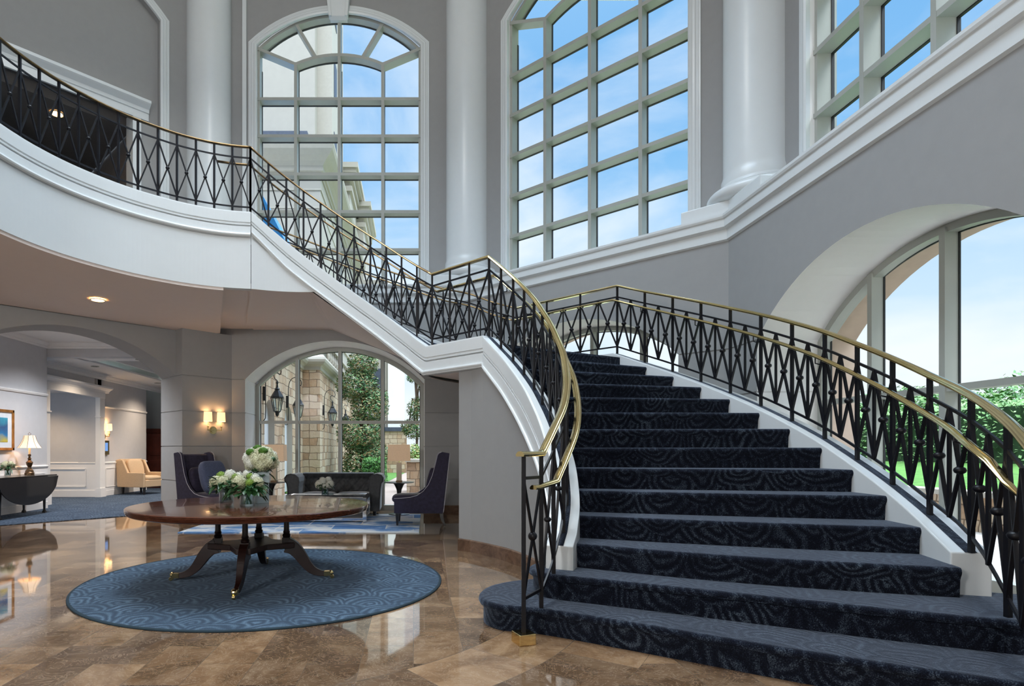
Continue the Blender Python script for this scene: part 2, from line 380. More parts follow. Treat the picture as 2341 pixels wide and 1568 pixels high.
def arc_pts(half, spring, rise, n=28):
    R = (half*half+rise*rise)/(2*rise); out = []
    a0 = math.asin(half/R)
    for i in range(n+1):
        a = -a0 + 2*a0*i/n; out.append((R*math.sin(a), spring + R*math.cos(a) - (R-rise)))
    return out
GZ = (.67, 1.30, 1.94, 2.58)
def course_prof(z0, z1, d=0, g=.014):
    pr = [(d, z0)]
    for z in GZ:
        if z0 < z < z1+.001: pr += [(d, z-.009), (d+g, z-.007), (d+g, z+.007), (d, z+.009)]
    pr.append((d, z1)); return pr
def arched_wall(name, S, z0, z1, half, spring, rise, d0, dj, dback, courses, mat='wall', jambmat='white_matt', sill=None):
    mb = MB(); ap = arc_pts(half, spring, rise)
    pr = course_prof(z0, z1, d0) if courses else [(d0, z0), (d0, z1)]
    low = [p for p in pr if p[1] <= spring+.02]
    if courses:
        sweep_side(mb, S, low, None, -half); sweep_side(mb, S, low, half, None); zb = low[-1][1]
        for sg in (-1, 1):
            a, b = (None, -half) if sg < 0 else (half, None)
            sweep_side(mb, S, [(d0, zb), (d0, z1)], a, b)
    else:
        sweep_side(mb, S, pr, None, -half); sweep_side(mb, S, pr, half, None)
    for (ua, za), (ub, zb) in zip(ap, ap[1:]):
        mb.add([S.p(ua,d0,za), S.p(ub,d0,zb), S.p(ub,d0,z1), S.p(ua,d0,z1)], [(0,1,2,3)])
    o = struct(mb, name, mat)
    # jambs and arch underside
    jb = MB(); zs = z0 if sill is None else sill
    if courses:
        for sg in (-1, 1):
            jp = [(0, z) if dd == d0 else (.014, z) for dd, z in low]
            rows = [[S.p(sg*(half+e), d, z) for e, z in jp] for d in (d0, dj)]
            jb.loft(rows, False)
    else:
        for sg in (-1, 1): jb.loft([[S.p(sg*half, d, z) for z in (zs, spring)] for d in (d0, dj)], False)
    jb.loft([[S.p(u, d, z) for d in (d0, dj)] for u, z in ap], False)
    if sill is not None: jb.loft([[S.p(u, d, zs) for d in (d0, dj)] for u in (-half, half)], False)
    jb.build('reveal', jambmat, o)
    return o, ap

ZL = 3.41   # balcony soffit height at the walls
# lower storey
def lower_side(nm, S, rise, window=True, top=4.2, dj=.76):
    o, ap = arched_wall(nm, S, 0, top, 1.715, 2.58, rise, 0, dj, 1.3, True)
    bb = MB()
    for a, b in ((None, -1.735), (1.735, None)):
        sweep_side(bb, S, [(-.022, 0), (-.022, .165), (-.012, .175), (0.01, .175)], a, b)
    for sg in (-1, 1): bb.loft([[S.p(sg*1.735-sg*.04*(0), -.022, z), S.p(sg*1.735, -.022, z)] for z in (0,.175)], False)
    for sg in (-1, 1): bb.loft([[S.p(sg*1.695, d, z) for z in (0, .17)] for d in (-.022, dj)], False)
    for sg in (-1, 1): bb.add([S.p(sg*1.735,-.022,0), S.p(sg*1.695,-.022,0), S.p(sg*1.695,-.022,.17), S.p(sg*1.735,-.022,.17)], [(0,1,2,3)])
    struct(bb, nm.replace('wall_', 'baseboard_'), 'bmarble')
    return ap
apA = lower_side('wall_back', SA, .74)
apB = lower_side('wall_back_right', SB, .75)
apC = lower_side('wall_right', SC, .75)
def frame_bar(mb, S, pts, w, d0, d1):
    """bar in the window plane following (u,z) points, width w, depth d0..d1"""
    P = [Vector((u, z, 0)) for u, z in pts]; rows = []
    for i, p in enumerate(P):
        t = (P[min(i+1,len(P)-1)]-P[max(i-1,0)]).normalized(); nn = Vector((-t.y, t.x, 0))*w/2
        a, b = p+nn, p-nn
        rows.append([S.p(a.x,d0,a.y), S.p(b.x,d0,b.y), S.p(b.x,d1,b.y), S.p(a.x,d1,a.y)])
    mb.loft(rows, True, True)
WN = [0]
def lower_window(S, ap, label):
    WN[0] += 1
    half = 1.715; hz = lambda u: min(z for (a,_),(b,z) in [(q,q) for q in ap]) 
    R = (half**2+(ap[14][1]-2.58)**2)/(2*(ap[14][1]-2.58)); rise = ap[14][1]-2.58
    top = lambda u: 2.58 + math.sqrt(R*R-u*u) - (R-rise)
    fr = MB(); w = .075
    out = [(-half+w/2, 0.02)] + [(-half+w/2, 2.0)] + [(u*(half-w/2)/half, z-w/2) for u, z in ap] + [(half-w/2, 2.0), (half-w/2, 0.02)]
    frame_bar(fr, S, out, w, .74, .86)
    for u in (-.87, 0, .87): frame_bar(fr, S, [(u, .05), (u, top(u)-.03)], .062, .72, .86)
    frame_bar(fr, S, [(-half+w, 1.80), (half-w, 1.80)], .06, .735, .86)
    frame_bar(fr, S, [(-half, .055), (half, .055)], .11, .735, .86)
    o = tag(fr.build('window_%d' % WN[0], 'mullion'), kind='structure')
    gk = MB()
    us = [-half+w, -.87, 0, .87, half-w]
    for i in range(4):
        a, b = us[i]+(.031 if i else 0), us[i+1]-(.031 if i < 3 else 0)
        for z0, z1 in ((.11, 1.77), (1.83, None)):
            if z1 is None:
                tp = [(a+(b-a)*k/10, top(a+(b-a)*k/10)-w-.004) for k in range(11)]
                frame_bar(gk, S, tp, .014, .845, .86)
                frame_bar(gk, S, [(a+.006, z0), (a+.006, top(a)-w)], .012, .845, .86); frame_bar(gk, S, [(b-.006, z0), (b-.006, top(b)-w)], .012, .845, .86)
            else:
                frame_bar(gk, S, [(a+.006, z0), (a+.006, z1)], .012, .845, .86); frame_bar(gk, S, [(b-.006, z0), (b-.006, z1)], .012, .845, .86)
    gk.build('gasket', 'gasket', o)
    for i in range(4):
        a, b = us[i], us[i+1]; pane = MB()
        pane.add([S.p(a,.83,.08)]+[S.p(b,.83,.08)]+[S.p(b-(b-a)*k/6,.83, top(b-(b-a)*k/6)-.04) for k in range(7)], [tuple(range(9))])
        pane.build('pane', 'glass', o)
    # outside: arch ring of the outer wall
    ex = MB(); ex.loft([[S.p(u, d, z) for d in (.86, 1.22)] for u, z in [(-half,-.3)]+ap+[(half,-.3)]], False); ex.build('outer_reveal', 'tan', o)
    ew = MB()
    for (ua,za),(ub,zb) in zip(ap, ap[1:]): ew.add([S.p(ua,1.22,za),S.p(ub,1.22,zb),S.p(ub,1.22,4.2),S.p(ua,1.22,4.2)], [(0,1,2,3)])
    for a, b in ((-mitre(1.22,1), -half), (half, mitre(1.22,1))): ew.add([S.p(a,1.22,-.3),S.p(b,1.22,-.3),S.p(b,1.22,4.2),S.p(a,1.22,4.2)], [(0,1,2,3)])
    ew.build('outer_wall', 'cream', o)
    return o
lower_window(SA, apA, ''); lower_window(SB, apB, ''); lower_window(SC, apC, '')

# cornice ledge between storeys (A, B, C)
led = [(.02,4.02),(-.03,4.05),(-.03,4.18),(-.05,4.19),(-.075,4.21),(-.075,4.31),(-.09,4.32),(-.10,4.345),(-.10,4.375),(.7,4.375)]
for S, nm in ((SA,'trim_1'),(SB,'trim_2'),(SC,'trim_3')):
    mb = MB(); sweep_side(mb, S, led); struct(mb, nm, 'white')
# upper storey
DU = .60; HALF = 1.65; SPR = 9.37; RISE = .68; ZT = 11.2
def upper_side(nm, S, blind=False):
    o, ap = arched_wall(nm, S, 4.3, ZT, HALF, SPR, RISE, DU, DU+(.12 if blind else .06), 1.2, False, jambmat='wall' if blind else 'white_matt', sill=4.37)
    return ap
def arch_trim(S, name, z0=4.376):
    ap = arc_pts(HALF+.08, SPR+.03, RISE+.01, 24); mb = MB()
    path = [(-HALF-.08, z0)] + ap + [(HALF+.08, z0)]
    prof = [(-.085,0),(-.085,.05),(-.06,.065),(-.035,.055),(-.02,.045),(.01,.045),(.03,.03),(.05,.028),(.06,.02),(.085,.02),(.085,0)]
    rows = []
    P = [Vector((u,z,0)) for u,z in path]
    for i, p in enumerate(P):
        if i == 0: t = Vector((0,1,0)); k = 1
        elif i == len(P)-1: t = Vector((0,-1,0)); k = 1
        else:
            a = (P[i]-P[i-1]).normalized(); b = (P[i+1]-P[i]).normalized(); t = (a+b).normalized(); k = 1/max(.5, t.dot(a))
        nn = Vector((-t.y, t.x, 0))
        rows.append([S.p((p+nn*-w*-1*k*-1).x if False else (p - nn*(-w)*-1*k*-1).x if False else (p + nn*(-w)*k*-1).x, DU-h, (p + nn*w*k).y) for w, h in prof])
    mb.loft(rows, False); return struct(mb, name, 'white')
def upper_window(S):
    WN[0] += 1; d0, d1 = DU+.04, DU+.26; fr = MB(); w = .06
    ap = arc_pts(HALF, SPR, RISE)
    Ro = (HALF**2+RISE**2)/(2*RISE); topo = lambda u: SPR + math.sqrt(Ro*Ro-u*u)-(Ro-RISE)
    sub = arc_pts(.88, 9.03, .19, 12)
    frame_bar(fr, S, [(-HALF+.02, 4.37), (-HALF+.02, SPR)], .05, d0+.02, d1); frame_bar(fr, S, [(HALF-.02, 4.37), (HALF-.02, SPR)], .05, d0+.02, d1)
    frame_bar(fr, S, [(u*.985, z-.03) for u, z in ap], .06, d0+.02, d1)
    for u in (-.88, .88): frame_bar(fr, S, [(u, 4.37), (u, 9.03)], w, d0, d1)
    frame_bar(fr, S, [(0, 4.37), (0, topo(0)-.03)], w, d0, d1)
    for z in (4.52, 5.28, 6.05, 6.81, 7.58, 8.33): frame_bar(fr, S, [(-HALF, z), (HALF, z)], w, d0+.004, d1)
    frame_bar(fr, S, sub, w, d0+.002, d1)
    for sg in (-1, 1):
        frame_bar(fr, S, [(sg*.88, 9.03), (sg*HALF, SPR-.02)], w, d0+.001, d1)
        frame_bar(fr, S, [(sg*.47, 9.17), (sg*.88, topo(.88)-.02)], w, d0+.001, d1)
    o = tag(fr.build('window_%d' % WN[0], 'mullion'), kind='structure')
    gk = MB()
    for z in (5.28, 6.05, 6.81, 7.58, 8.33): frame_bar(gk, S, [(-HALF, z-.034), (HALF, z-.034)], .012, d1-.03, d1+.004)
    for u in (-HALF+.05, -.845, .035, .915): frame_bar(gk, S, [(u, 4.4), (u, 9.0)], .010, d1-.03, d1+.004)
    frame_bar(gk, S, [(u*.96, z-.065) for u, z in ap], .012, d1-.03, d1+.004)
    frame_bar(gk, S, [(u, z-.036) for u, z in sub], .012, d1-.03, d1+.004)
    gk.build('gasket', 'gasket', o)
    us = [-HALF, -.88, 0, .88, HALF]; zz = [4.3, 5.28, 6.05, 6.81, 7.58, 8.33]
    for i in range(4):
        for j in range(6):
            z1 = zz[j+1] if j < 5 else None; a, b = us[i], us[i+1]; p = MB(); g = d1-.01
            if z1: p.add([S.p(a,g,zz[j]), S.p(b,g,zz[j]), S.p(b,g,z1), S.p(a,g,z1)], [(0,1,2,3)])
            else: p.add([S.p(a,g,8.33), S.p(b,g,8.33)]+[S.p(b-(b-a)*k/5, g, topo(b-(b-a)*k/5)) for k in range(6)], [tuple(range(8))])
            p.build('pane', 'glass', o)
    # outer part of the wall: reveal behind the glass
    ex = MB(); ex.loft([[S.p(u, d, z) for d in (d1, d1+.07)] for u, z in [(-HALF,4.3)]+ap+[(HALF,4.3)]], False); ex.build('outer_reveal', 'mullion', o)
for S, nm, tn in ((SA,'wall_back_upper','trim_4'),(SB,'wall_back_right_upper','trim_5'),(SC,'wall_right_upper','trim_6')):
    upper_side(nm, S); arch_trim(S, tn); upper_window(S)
# upper left bay: blind arch with a door opening
apD = upper_side('wall_back_left_upper', SD, True); arch_trim(SD, 'trim_7', 4.45)
mb = MB(); dd = DU+.12; dh, dt = 1.31, 7.5
for (ua,za),(ub,zb) in zip(apD, apD[1:]):
    mb.add([SD.p(ua,dd,dt), SD.p(ub,dd,dt), SD.p(ub,dd,zb), SD.p(ua,dd,za)], [(0,1,2,3)])
for a, b in ((-HALF,-dh),(dh,HALF)): mb.add([SD.p(a,dd,4.4),SD.p(b,dd,4.4),SD.p(b,dd,dt),SD.p(a,dd,dt)], [(0,1,2,3)])
struct(mb, 'wall_blind_arch', 'wall')
cs = MB()
for sg in (-1, 1):
    frame_bar(cs, SD, [(sg*(dh-.05), 4.45), (sg*(dh-.05), dt+.0)], .15, dd-.035, dd+.3)
sweep_side(cs, SD, [(dd,7.42),(dd-.04,7.42),(dd-.04,7.55),(dd-.06,7.56),(dd-.07,7.62),(dd-.15,7.68),(dd-.17,7.70),(dd-.17,7.75),(dd,7.77)], -dh-.16, dh+.16, True)
struct(cs, 'door_1', 'white')
rm = MB()
def rbox(mb, S, u0, u1, d0, d1, z0, z1, skip=()):
    P = [S.p(u,d,z) for z in (z0,z1) for u, d in ((u0,d0),(u1,d0),(u1,d1),(u0,d1))]
    F = {'bot':(0,1,2,3),'top':(4,5,6,7),'front':(0,1,5,4),'right':(1,2,6,5),'back':(2,3,7,6),'left':(3,0,4,7)}
    mb.add(P, [f for k, f in F.items() if k not in skip])
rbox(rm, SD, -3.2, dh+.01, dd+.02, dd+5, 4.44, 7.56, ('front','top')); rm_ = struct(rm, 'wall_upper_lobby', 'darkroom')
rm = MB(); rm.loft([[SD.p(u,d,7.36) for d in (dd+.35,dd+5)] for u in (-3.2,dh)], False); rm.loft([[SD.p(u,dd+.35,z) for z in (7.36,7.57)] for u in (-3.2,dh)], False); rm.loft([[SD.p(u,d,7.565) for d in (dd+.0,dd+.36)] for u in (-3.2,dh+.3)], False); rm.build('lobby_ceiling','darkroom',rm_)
rm = MB()
for z, h_ in ((6.2,.16),(5.35,.08),(5.2,.10),(4.52,.16)): rm.add([SD.p(u,dd+4.96,z+q) for u, q in ((-3.2,0),(dh,0),(dh,h_),(-3.2,h_))], [(0,1,2,3)]); rm.add([SD.p(dh-.02,d,z+q) for d, q in ((dd+.4,0),(dd+5,0),(dd+5,h_),(dd+.4,h_))], [(0,1,2,3)])
rm.build('lobby_moulding','hall_wall',rm_)
dl = thing('recessed_light', 'small round downlight glowing amber inside the dark upper doorway', 'ceiling light', SD.p(.14, dd+.75, 7.355))
MB().lathe([(.11,0),(.12,-.012),(.10,-.02)], caps=False).build('trim_ring', 'white', dl); MB().lathe([(.09,-.014),(.0,-.014)]).build('lamp_lens', 'bulb', dl)

# other upper/lower sides (left, behind) close the rotunda where the photo could see reflections
mb = MB(); sweep_side(mb, SE, [(.6,4.3),(.6,ZT)]); struct(mb, 'wall_left_upper', 'wall')
mb = MB(); sweep_side(mb, SE, [(0,0),(0,4.4)]); struct(mb, 'wall_left', 'wall')
mb = MB(); mb.add([(-9.2,-5.9,0),(6.2,-5.9,0),(6.2,-5.9,ZT),(-9.2,-5.9,ZT)],[(0,1,2,3)]); struct(mb, 'wall_front', 'wall')
mb = MB(); mb.add([(-9.2,-5.9,0),(-9.2,3.2,0),(-9.2,3.2,ZT),(-9.2,-5.9,ZT)],[(0,1,2,3)]); struct(mb, 'wall_left_front', 'wall')
mb = MB(); mb.add([(4.25,3.12,0),(4.25,-5.9,0),(4.25,-5.9,4.375),(4.25,3.12,4.375)],[(0,1,2,3)]); mb.add([(4.25,3.12,4.375),(4.25,-5.9,4.375),(4.84,-5.9,4.375),(4.84,2.85,4.375)],[(0,1,2,3)]); mb.add([(4.84,2.85,4.375),(4.84,-5.9,4.375),(4.84,-5.9,ZT),(4.84,2.85,ZT)],[(0,1,2,3)]); struct(mb, 'wall_right_front', 'wall')
# ceiling
mb = MB(); pts = [(-9.2,-6),(6.2,-6),(6.2,13),(-9.2,13)]; 
oc_ = [(OC[0]+3.1*math.cos(2*PI*k/40+PI/40), OC[1]+3.1*math.sin(2*PI*k/40+PI/40)) for k in range(40)]
def ray_sq(c, s_):
    tx = ((6.2 if c > 0 else -9.2)-OC[0])/c if abs(c) > 1e-6 else 1e9; ty = ((13 if s_ > 0 else -6)-OC[1])/s_ if abs(s_) > 1e-6 else 1e9; q = min(tx, ty); return (OC[0]+c*q, OC[1]+s_*q)
for k in range(40):
    a0, a1 = 2*PI*k/40+PI/40, 2*PI*(k+1)/40+PI/40
    A_, B_ = oc_[k], oc_[(k+1) % 40]; C_, D_ = ray_sq(math.cos(a1), math.sin(a1)), ray_sq(math.cos(a0), math.sin(a0))
    mb.add([(*A_,ZT),(*B_,ZT),(*C_,ZT),(*D_,ZT)], [(0,1,2,3)]); mb.add([(*A_,ZT),(*B_,ZT),(*B_,ZT+.5),(*A_,ZT+.5)], [(0,1,2,3)])
struct(mb, 'ceiling', 'white_matt')
sk = MB(); sk.add([(*p,ZT+.4) for p in oc_], [tuple(range(40))]); sk_ = struct(sk, 'window_added_skylight', 'glass')  # added skylight, out of view, lets overhead sky brighten the rotunda
sk = MB()
for k in range(8): sk.bar((*OC,ZT+.42),(*oc_[k*5],ZT+.42),.06)
sk.build('glazing_bar','mullion',sk_)

# keystone over the back window
ks = MB(); S = SA
ks.loft([[S.p(-.17,DU-.03,9.86), S.p(.17,DU-.03,9.86), S.p(.17,DU+.05,9.86), S.p(-.17,DU+.05,9.86)],
         [S.p(-.17,DU-.10,9.90), S.p(.17,DU-.10,9.90), S.p(.17,DU+.05,9.90), S.p(-.17,DU+.05,9.90)],
         [S.p(-.30,DU-.22,11.2), S.p(.30,DU-.22,11.2), S.p(.30,DU+.05,11.2), S.p(-.30,DU+.05,11.2)]])
for sg in (-1,1): ks.loft([[S.p(sg*.13,DU-.13,9.89), S.p(sg*.19,DU-.13,9.89), S.p(sg*.19,DU,9.89), S.p(sg*.13,DU,9.89)],
         [S.p(sg*.25,DU-.26,11.2), S.p(sg*.32,DU-.26,11.2), S.p(sg*.32,DU,11.2), S.p(sg*.25,DU,11.2)]])
struct(ks, 'trim_8', 'white', bevel=.006)
# slim vertical trim left of the back window
tb = MB(); tb.loft([[SA.p(u, d, z) for u, d in ((-1.93,DU),(-1.93,DU-.06),(-1.85,DU-.06),(-1.85,DU))] for z in (4.45, 11.2)]); struct(tb, 'trim_13', 'white', bevel=.006)

# columns
def column(cx, cy, label, plinth, zb=4.375):
    t = thing('column', label, 'column', (cx, cy, zb), 0, 'tall round white columns at the rotunda corners')
    sh = MB().lathe([(.455,.46),(.455,.56),(.438,.60),(.43,.66),(.425,ZT-zb)], seg=48); sh.build('shaft', 'white', t, smooth=True, auto=.5)
    pr = [(.50,.20)] + [(.50+.135*math.cos(a), .30+.10*math.sin(a)*1.0) for a in [(-90+180*k/12)*PI/180 for k in range(13)]] + [(.52,.41),(.50,.43),(.47,.44),(.46,.47),(.44,.50)]
    MB().lathe(pr, seg=48).build('base', 'white', t, smooth=True, auto=.6)
    mb = MB(); mb.prism([(p[0]-cx, p[1]-cy) for p in plinth], 0, .205); mb.build('plinth', 'white', t, bevel=.01)
    return t
def corner_poly(S1, S2, L1=.85, L2=.85, d0=.0, d1=.66):
    m = lambda d: (AP+d)*T8
    return [S1.p(m(0)-L1, d0, 0), S1.p(m(d0), d0, 0), S2.p(-m(0)+L2, d0, 0), S2.p(-m(0)+L2, d1, 0), S1.p(m(d1), d1, 0), S1.p(m(0)-L1, d1, 0)]
column(1.085, 11.73, 'white column standing right of the tall back window', corner_poly(SA,SB,.62,.62))
column(4.72, 8.02, 'white column on the ledge between the two right-hand tall windows', corner_poly(SB,SC,.62,.72))
column(-4.08, 11.70, 'white column left of the tall back window behind the balcony railing', corner_poly(SD,SA,.62,.62), 4.45)

# lower left: arched opening to the corridor with a projecting pier
o, apd = arched_wall('wall_back_left', SD, 0, 3.42, 1.715, 2.58, .66, 0, .66, .7, True, jambmat='wall')
bk = MB()
for a, b in ((-2.6,-1.715),(1.715,2.6)): bk.add([SD.p(a,.66,0),SD.p(b,.66,0),SD.p(b,.66,3.6),SD.p(a,.66,3.6)], [(0,1,2,3)])
for (ua,za),(ub,zb) in zip(apd, apd[1:]): bk.add([SD.p(ua,.66,za),SD.p(ub,.66,zb),SD.p(ub,.66,3.6),SD.p(ua,.66,3.6)], [(0,1,2,3)])
bk.build('back_face', 'hall_wall', o)
pier = MB()
rows_prof = course_prof(0, 3.42, 0)
rows = []
pl = [(1.69,.66),(1.69,-.283),(2.76,-.283),(2.76,.3)]
for dz, z in rows_prof:
    g = dz; rows.append([SD.p(1.69+g,.66,z), SD.p(1.69+g,-.283+g,z), SD.p(2.76,-.283+g,z), SD.p(2.76,.66,z)])
pier.loft(rows, True, True); struct(pier, 'wall_pier', 'wall')
pb = MB(); pb.loft([[SD.p(1.67,.68,z), SD.p(1.67,-.303,z), SD.p(2.74,-.303,z), SD.p(2.74,.66,z)] for z in (0,.175)]); struct(pb, 'baseboard_pier', 'bmarble')

# floor
mb = MB(); mb.add([(-12,-3,0),(5.4,-3,0),(5.4,12.2,0),(-12,12.2,0)], [(0,1,2,3)]); struct(mb, 'floor', 'floor')

# ------------------------------------------------------------------ corridor beyond the arch
k0 = 16.2
cp = MB(); cp.prism([(-11,5.2),(-4.6,11.6),(-3.9,12.3),(-3.9,21),(-13,21),(-13,5.2)], 0, .012); struct(cp, 'floor_corridor', 'corr')
def wbox(name, x0, x1, y0, y1, z0, z1, m='hall_wall', **k): return struct(MB().box(((x0+x1)/2,(y0+y1)/2,(z0+z1)/2), (x1-x0,y1-y0,z1-z0)), name, m, **k)
wbox('wall_corridor_painting', -8.3, -7.72, 6.0, 12.35, 0, 3.6)
w_ = struct(MB().box((-8.5,16.7,1.7), (.5,2.8,3.4)).box((-8.5,13.98,3.1), (.5,2.4,.75)).box((-9.6,19.3,1.7),(.2,2.6,3.4)).box((-9.2,18.15,1.7),(1.0,.1,3.4)), 'wall_corridor_left', 'hall_wall')
w_.location = (0,0,0)
wbox('wall_corridor_niche', -11, -8.25, 15.32, 15.5, 0, 3.4)
wbox('wall_corridor_niche_side', -11.1, -11, 12.3, 15.5, 0, 3.4)
wbox('ceiling_niche', -11, -8.3, 12.4, 15.4, 2.72, 2.76, 'white_matt')
wbox('ceiling_corridor_lid', -12, -3.9, 12.3, 20.8, 3.72, 3.78, 'white_matt')
wbox('wall_corridor_end', -12, -3.9, 20.6, 20.8, 0, 3.4)
wbox('wall_corridor_right', -3.95, -3.8, 12.2, 20.6, 0, 3.4)
wbox('wall_corridor_return', -3.9, -3.2, 11.98, 12.2, 0, 3.6)
cb_ = struct(MB().box((-5.9,12.48,3.37), (4.6,.24,.34)), 'ceiling_beam', 'hall_wall')
# ceilings
struct(MB().prism([(-7.9,5.5),(-7.9,12.4),(-3.9,12.4),(-3.9,11.9),(-4.2,11.6)], 3.50, 3.56), 'ceiling_corridor', 'white_matt')
tr = MB(); tr.box((-8.0,16.5,3.24), (1.5,8.2,.04)).box((-5.6,12.85,3.24), (3.4,.5,.04)); tr.box((-6.75,16.9,3.44),(.06,7.6,.40)); tr.box((-5.3,13.12,3.38),(3.0,.06,.25))
struct(tr, 'trim_tray', 'white_matt')
tc = struct(MB().box((-5.4,16.8,3.52), (3.2,7.6,.03)), 'ceiling_tray', 'tile_ceil')
sm = MB()
for y in (13.6,14.2,14.8,15.4,16.0,16.6,17.2): sm.box((-5.4,y,3.503),(3.2,.018,.004))
for x in (-6.4,-5.8,-5.2): sm.box((x,16.8,3.503),(.018,7.6,.004))
sm.build('tile_joint', 'gasket', tc)
for i, (x, y) in enumerate(((-7.55,13.9),(-7.55,17.3),(-6.0,12.85))):
    l_ = thing('recessed_light', ['unlit round downlight in the corridor ceiling nearest the door casing','unlit round downlight in the corridor ceiling far down the hall','unlit round downlight in the ceiling strip behind the dark beam'][i], 'ceiling light', (x,y,3.218), 0, 'corridor downlights')
    MB().lathe([(.085,0),(.09,-.01),(.06,-.012),(.055,.0)], caps=False).build('trim_ring', 'mullion', l_)
def rail_y(mb, x, y0, y1, z, prof):   # profile (dx,z) run along y, facing +x
    mb.loft([[(x+a, y, z+b) for a, b in prof] for y in (y0, y1)], True)
CR = [(0,0),(.02,0),(.035,.03),(.03,.05),(.08,.09),(.10,.10),(.10,.13),(0,.13)]
RL = [(0,0),(.02,.0),(.035,.03),(.035,.045),(0,.06)]
for nm, x, y0, y1 in (('trim_9',-7.72,6,12.35),('trim_10',-8.25,15.55,18.1)):
    t = MB(); rail_y(t, x, y0, y1, 2.36 if x > -8 else 2.36, RL); rail_y(t, x, y0, y1, .86, RL); rail_y(t, x, y0, y1, 0, [(0,0),(.02,0),(.02,.15),(0,.17)])
    t.box((x+.006, (y0+y1)/2, .44), (.012, y1-y0, .86))
    for k in range(3): 
        a = y0+.15+(y1-y0)/3*k; b = a+(y1-y0)/3-.25
        for (p, q) in (((a,.25),(b,.25)),((a,.75),(b,.75)),((a,.25),(a,.75)),((b,.25),(b,.75))): t.bar((x+.015,p[0],p[1]),(x+.015,q[0],q[1]),.02,.02)
    struct(t, nm, 'white_matt')
t = MB(); rail_y(t, -7.72, 6, 12.35, 3.37, CR); rail_y(t, -8.25, 12.6, 20.5, 3.09, CR); t.loft([[(x,12.36-a,3.37+b) for a,b in CR] for x in (-7.9,-3.9)], True)
struct(t, 'trim_11', 'white_matt')
# door casing in the corridor
t = MB()
for y in (13.02, 15.35): t.box((-8.2, y, 1.36), (.12,.24,2.72)); t.box((-8.19, y, .12), (.15,.27,.24)); t.box((-8.19,y,2.10),(.15,.27,.03))
t.box((-8.195,14.18,2.67), (.14,2.57,.15)); t.loft([[(-8.25+a, y, 2.74+b) for a, b in [(0,0),(.12,0),(.14,.05),(.20,.09),(.24,.11),(.24,.15),(0,.15)]] for y in (12.75,15.65)], True)
struct(t, 'door_2', 'white_matt')
t = MB()
t.loft([[(x,15.32-a,.86+b) for a, b in RL] for x in (-11,-8.3)], True); t.box((-9.6,15.31,.43),(2.7,.02,.86)); t.box((-9.6,15.295,.09),(2.7,.03,.18))
for p, q in (((-9.95,.28),(-8.55,.28)),((-9.95,.74),(-8.55,.74)),((-9.95,.28),(-9.95,.74)),((-8.55,.28),(-8.55,.74))): t.bar((p[0],15.29,p[1]),(q[0],15.29,q[1]),.025,.025)
struct(t, 'trim_12', 'white_matt')
# armoire
a = thing('armoire', 'tall dark mahogany armoire at the end of the corridor', 'wardrobe', (-8.05,19.3,.012))
MB().box((0,0,.95),(1.2,.6,1.66)).box((0,0,.06),(1.24,.64,.12)).build('body','armoire',a)
MB().loft([[(x*w, -y*w*.5-.0, z) for x, y in ((-.62,-.64),(.62,-.64),(.62,.64),(-.62,.64))] for w, z in ((1,1.78),(1.04,1.82),(1.08,1.88),(1.08,1.92))]).build('cornice','armoire',a)
for sg in (-1,1): 
    d = MB().box((sg*.29,-.31,.98),(.54,.03,1.55)).box((sg*.29,-.33,1.35),(.40,.02,.6)).box((sg*.29,-.33,.6),(.40,.02,.6)).build('door','armoire',a,bevel=.006)
    MB().ico((sg*.05,-.345,1.0),.015,1).build('knob','brass',d)

# ------------------------------------------------------------------ staircase geometry
RS = .178
I = {0:(.699,3.715),1:(.848,3.889),2:(.985,4.12),3:(1.12,4.38),4:(1.214,4.64),5:(1.275,4.90),6:(1.31,5.14),7:(1.317,5.38),8:(1.313,5.62),9:(1.288,5.85),10:(1.25,6.07),11:(1.19,6.30),12:(1.11,6.52),13:(1.005,6.72),14:(.893,6.915)}
O = {0:(2.50,2.25),1:(2.80,2.62),2:(3.084,3.04),3:(3.332,3.50),4:(3.48,3.95),5:(3.565,4.36),6:(3.605,4.76),7:(3.615,5.15),8:(3.605,5.58),9:(3.575,6.03),10:(3.51,6.49),11:(3.40,6.93),12:(3.26,7.37),13:(3.075,7.79),14:(2.836,8.154)}
I2 = {14:(.244,7.615),15:(.047,7.83),16:(-.161,7.985),17:(-.375,8.11),18:(-.601,8.21),19:(-.838,8.29),20:(-1.083,8.345),21:(-1.325,8.37),22:(-1.57,8.38),23:(-1.812,8.36),24:(-2.052,8.30),25:(-2.283,8.21)}
O2 = {14:(1.655,9.435),15:(1.31,9.74),16:(.935,9.89),17:(.52,10.22),18:(.09,10.38),19:(-.34,10.50),20:(-.785,10.59),21:(-1.23,10.64),22:(-1.67,10.67),23:(-2.12,10.69),24:(-2.60,10.71),25:(-3.05,10.72)}
BAL = [(-2.283,8.21),(-2.521,8.165),(-2.748,8.09),(-2.962,7.985),(-3.168,7.855),(-3.355,7.70),(-3.538,7.53),(-3.697,7.345),(-3.84,7.145),(-3.965,6.94),(-4.07,6.73),(-4.155,6.51),(-4.22,6.285),(-4.265,6.04),(-4.29,5.79),(-4.30,5.54),(-4.295,5.29),(-4.275,5.04),(-4.24,4.79),(-4.19,4.55),(-4.12,4.31)]
ZF = 25*RS
st = thing('staircase', 'grand curved staircase with dark blue patterned carpet steps and white curbs', 'staircase', (2.2,5.5,0))
def bstat(mb, name, m, **k):
    o = mb.build(name, m, **k); o.parent = st; o.location = (-2.2,-5.5,0); return o
def lerp2(a, b, t): return Vector((a[0]+(b[0]-a[0])*t, a[1]+(b[1]-a[1])*t, 0))
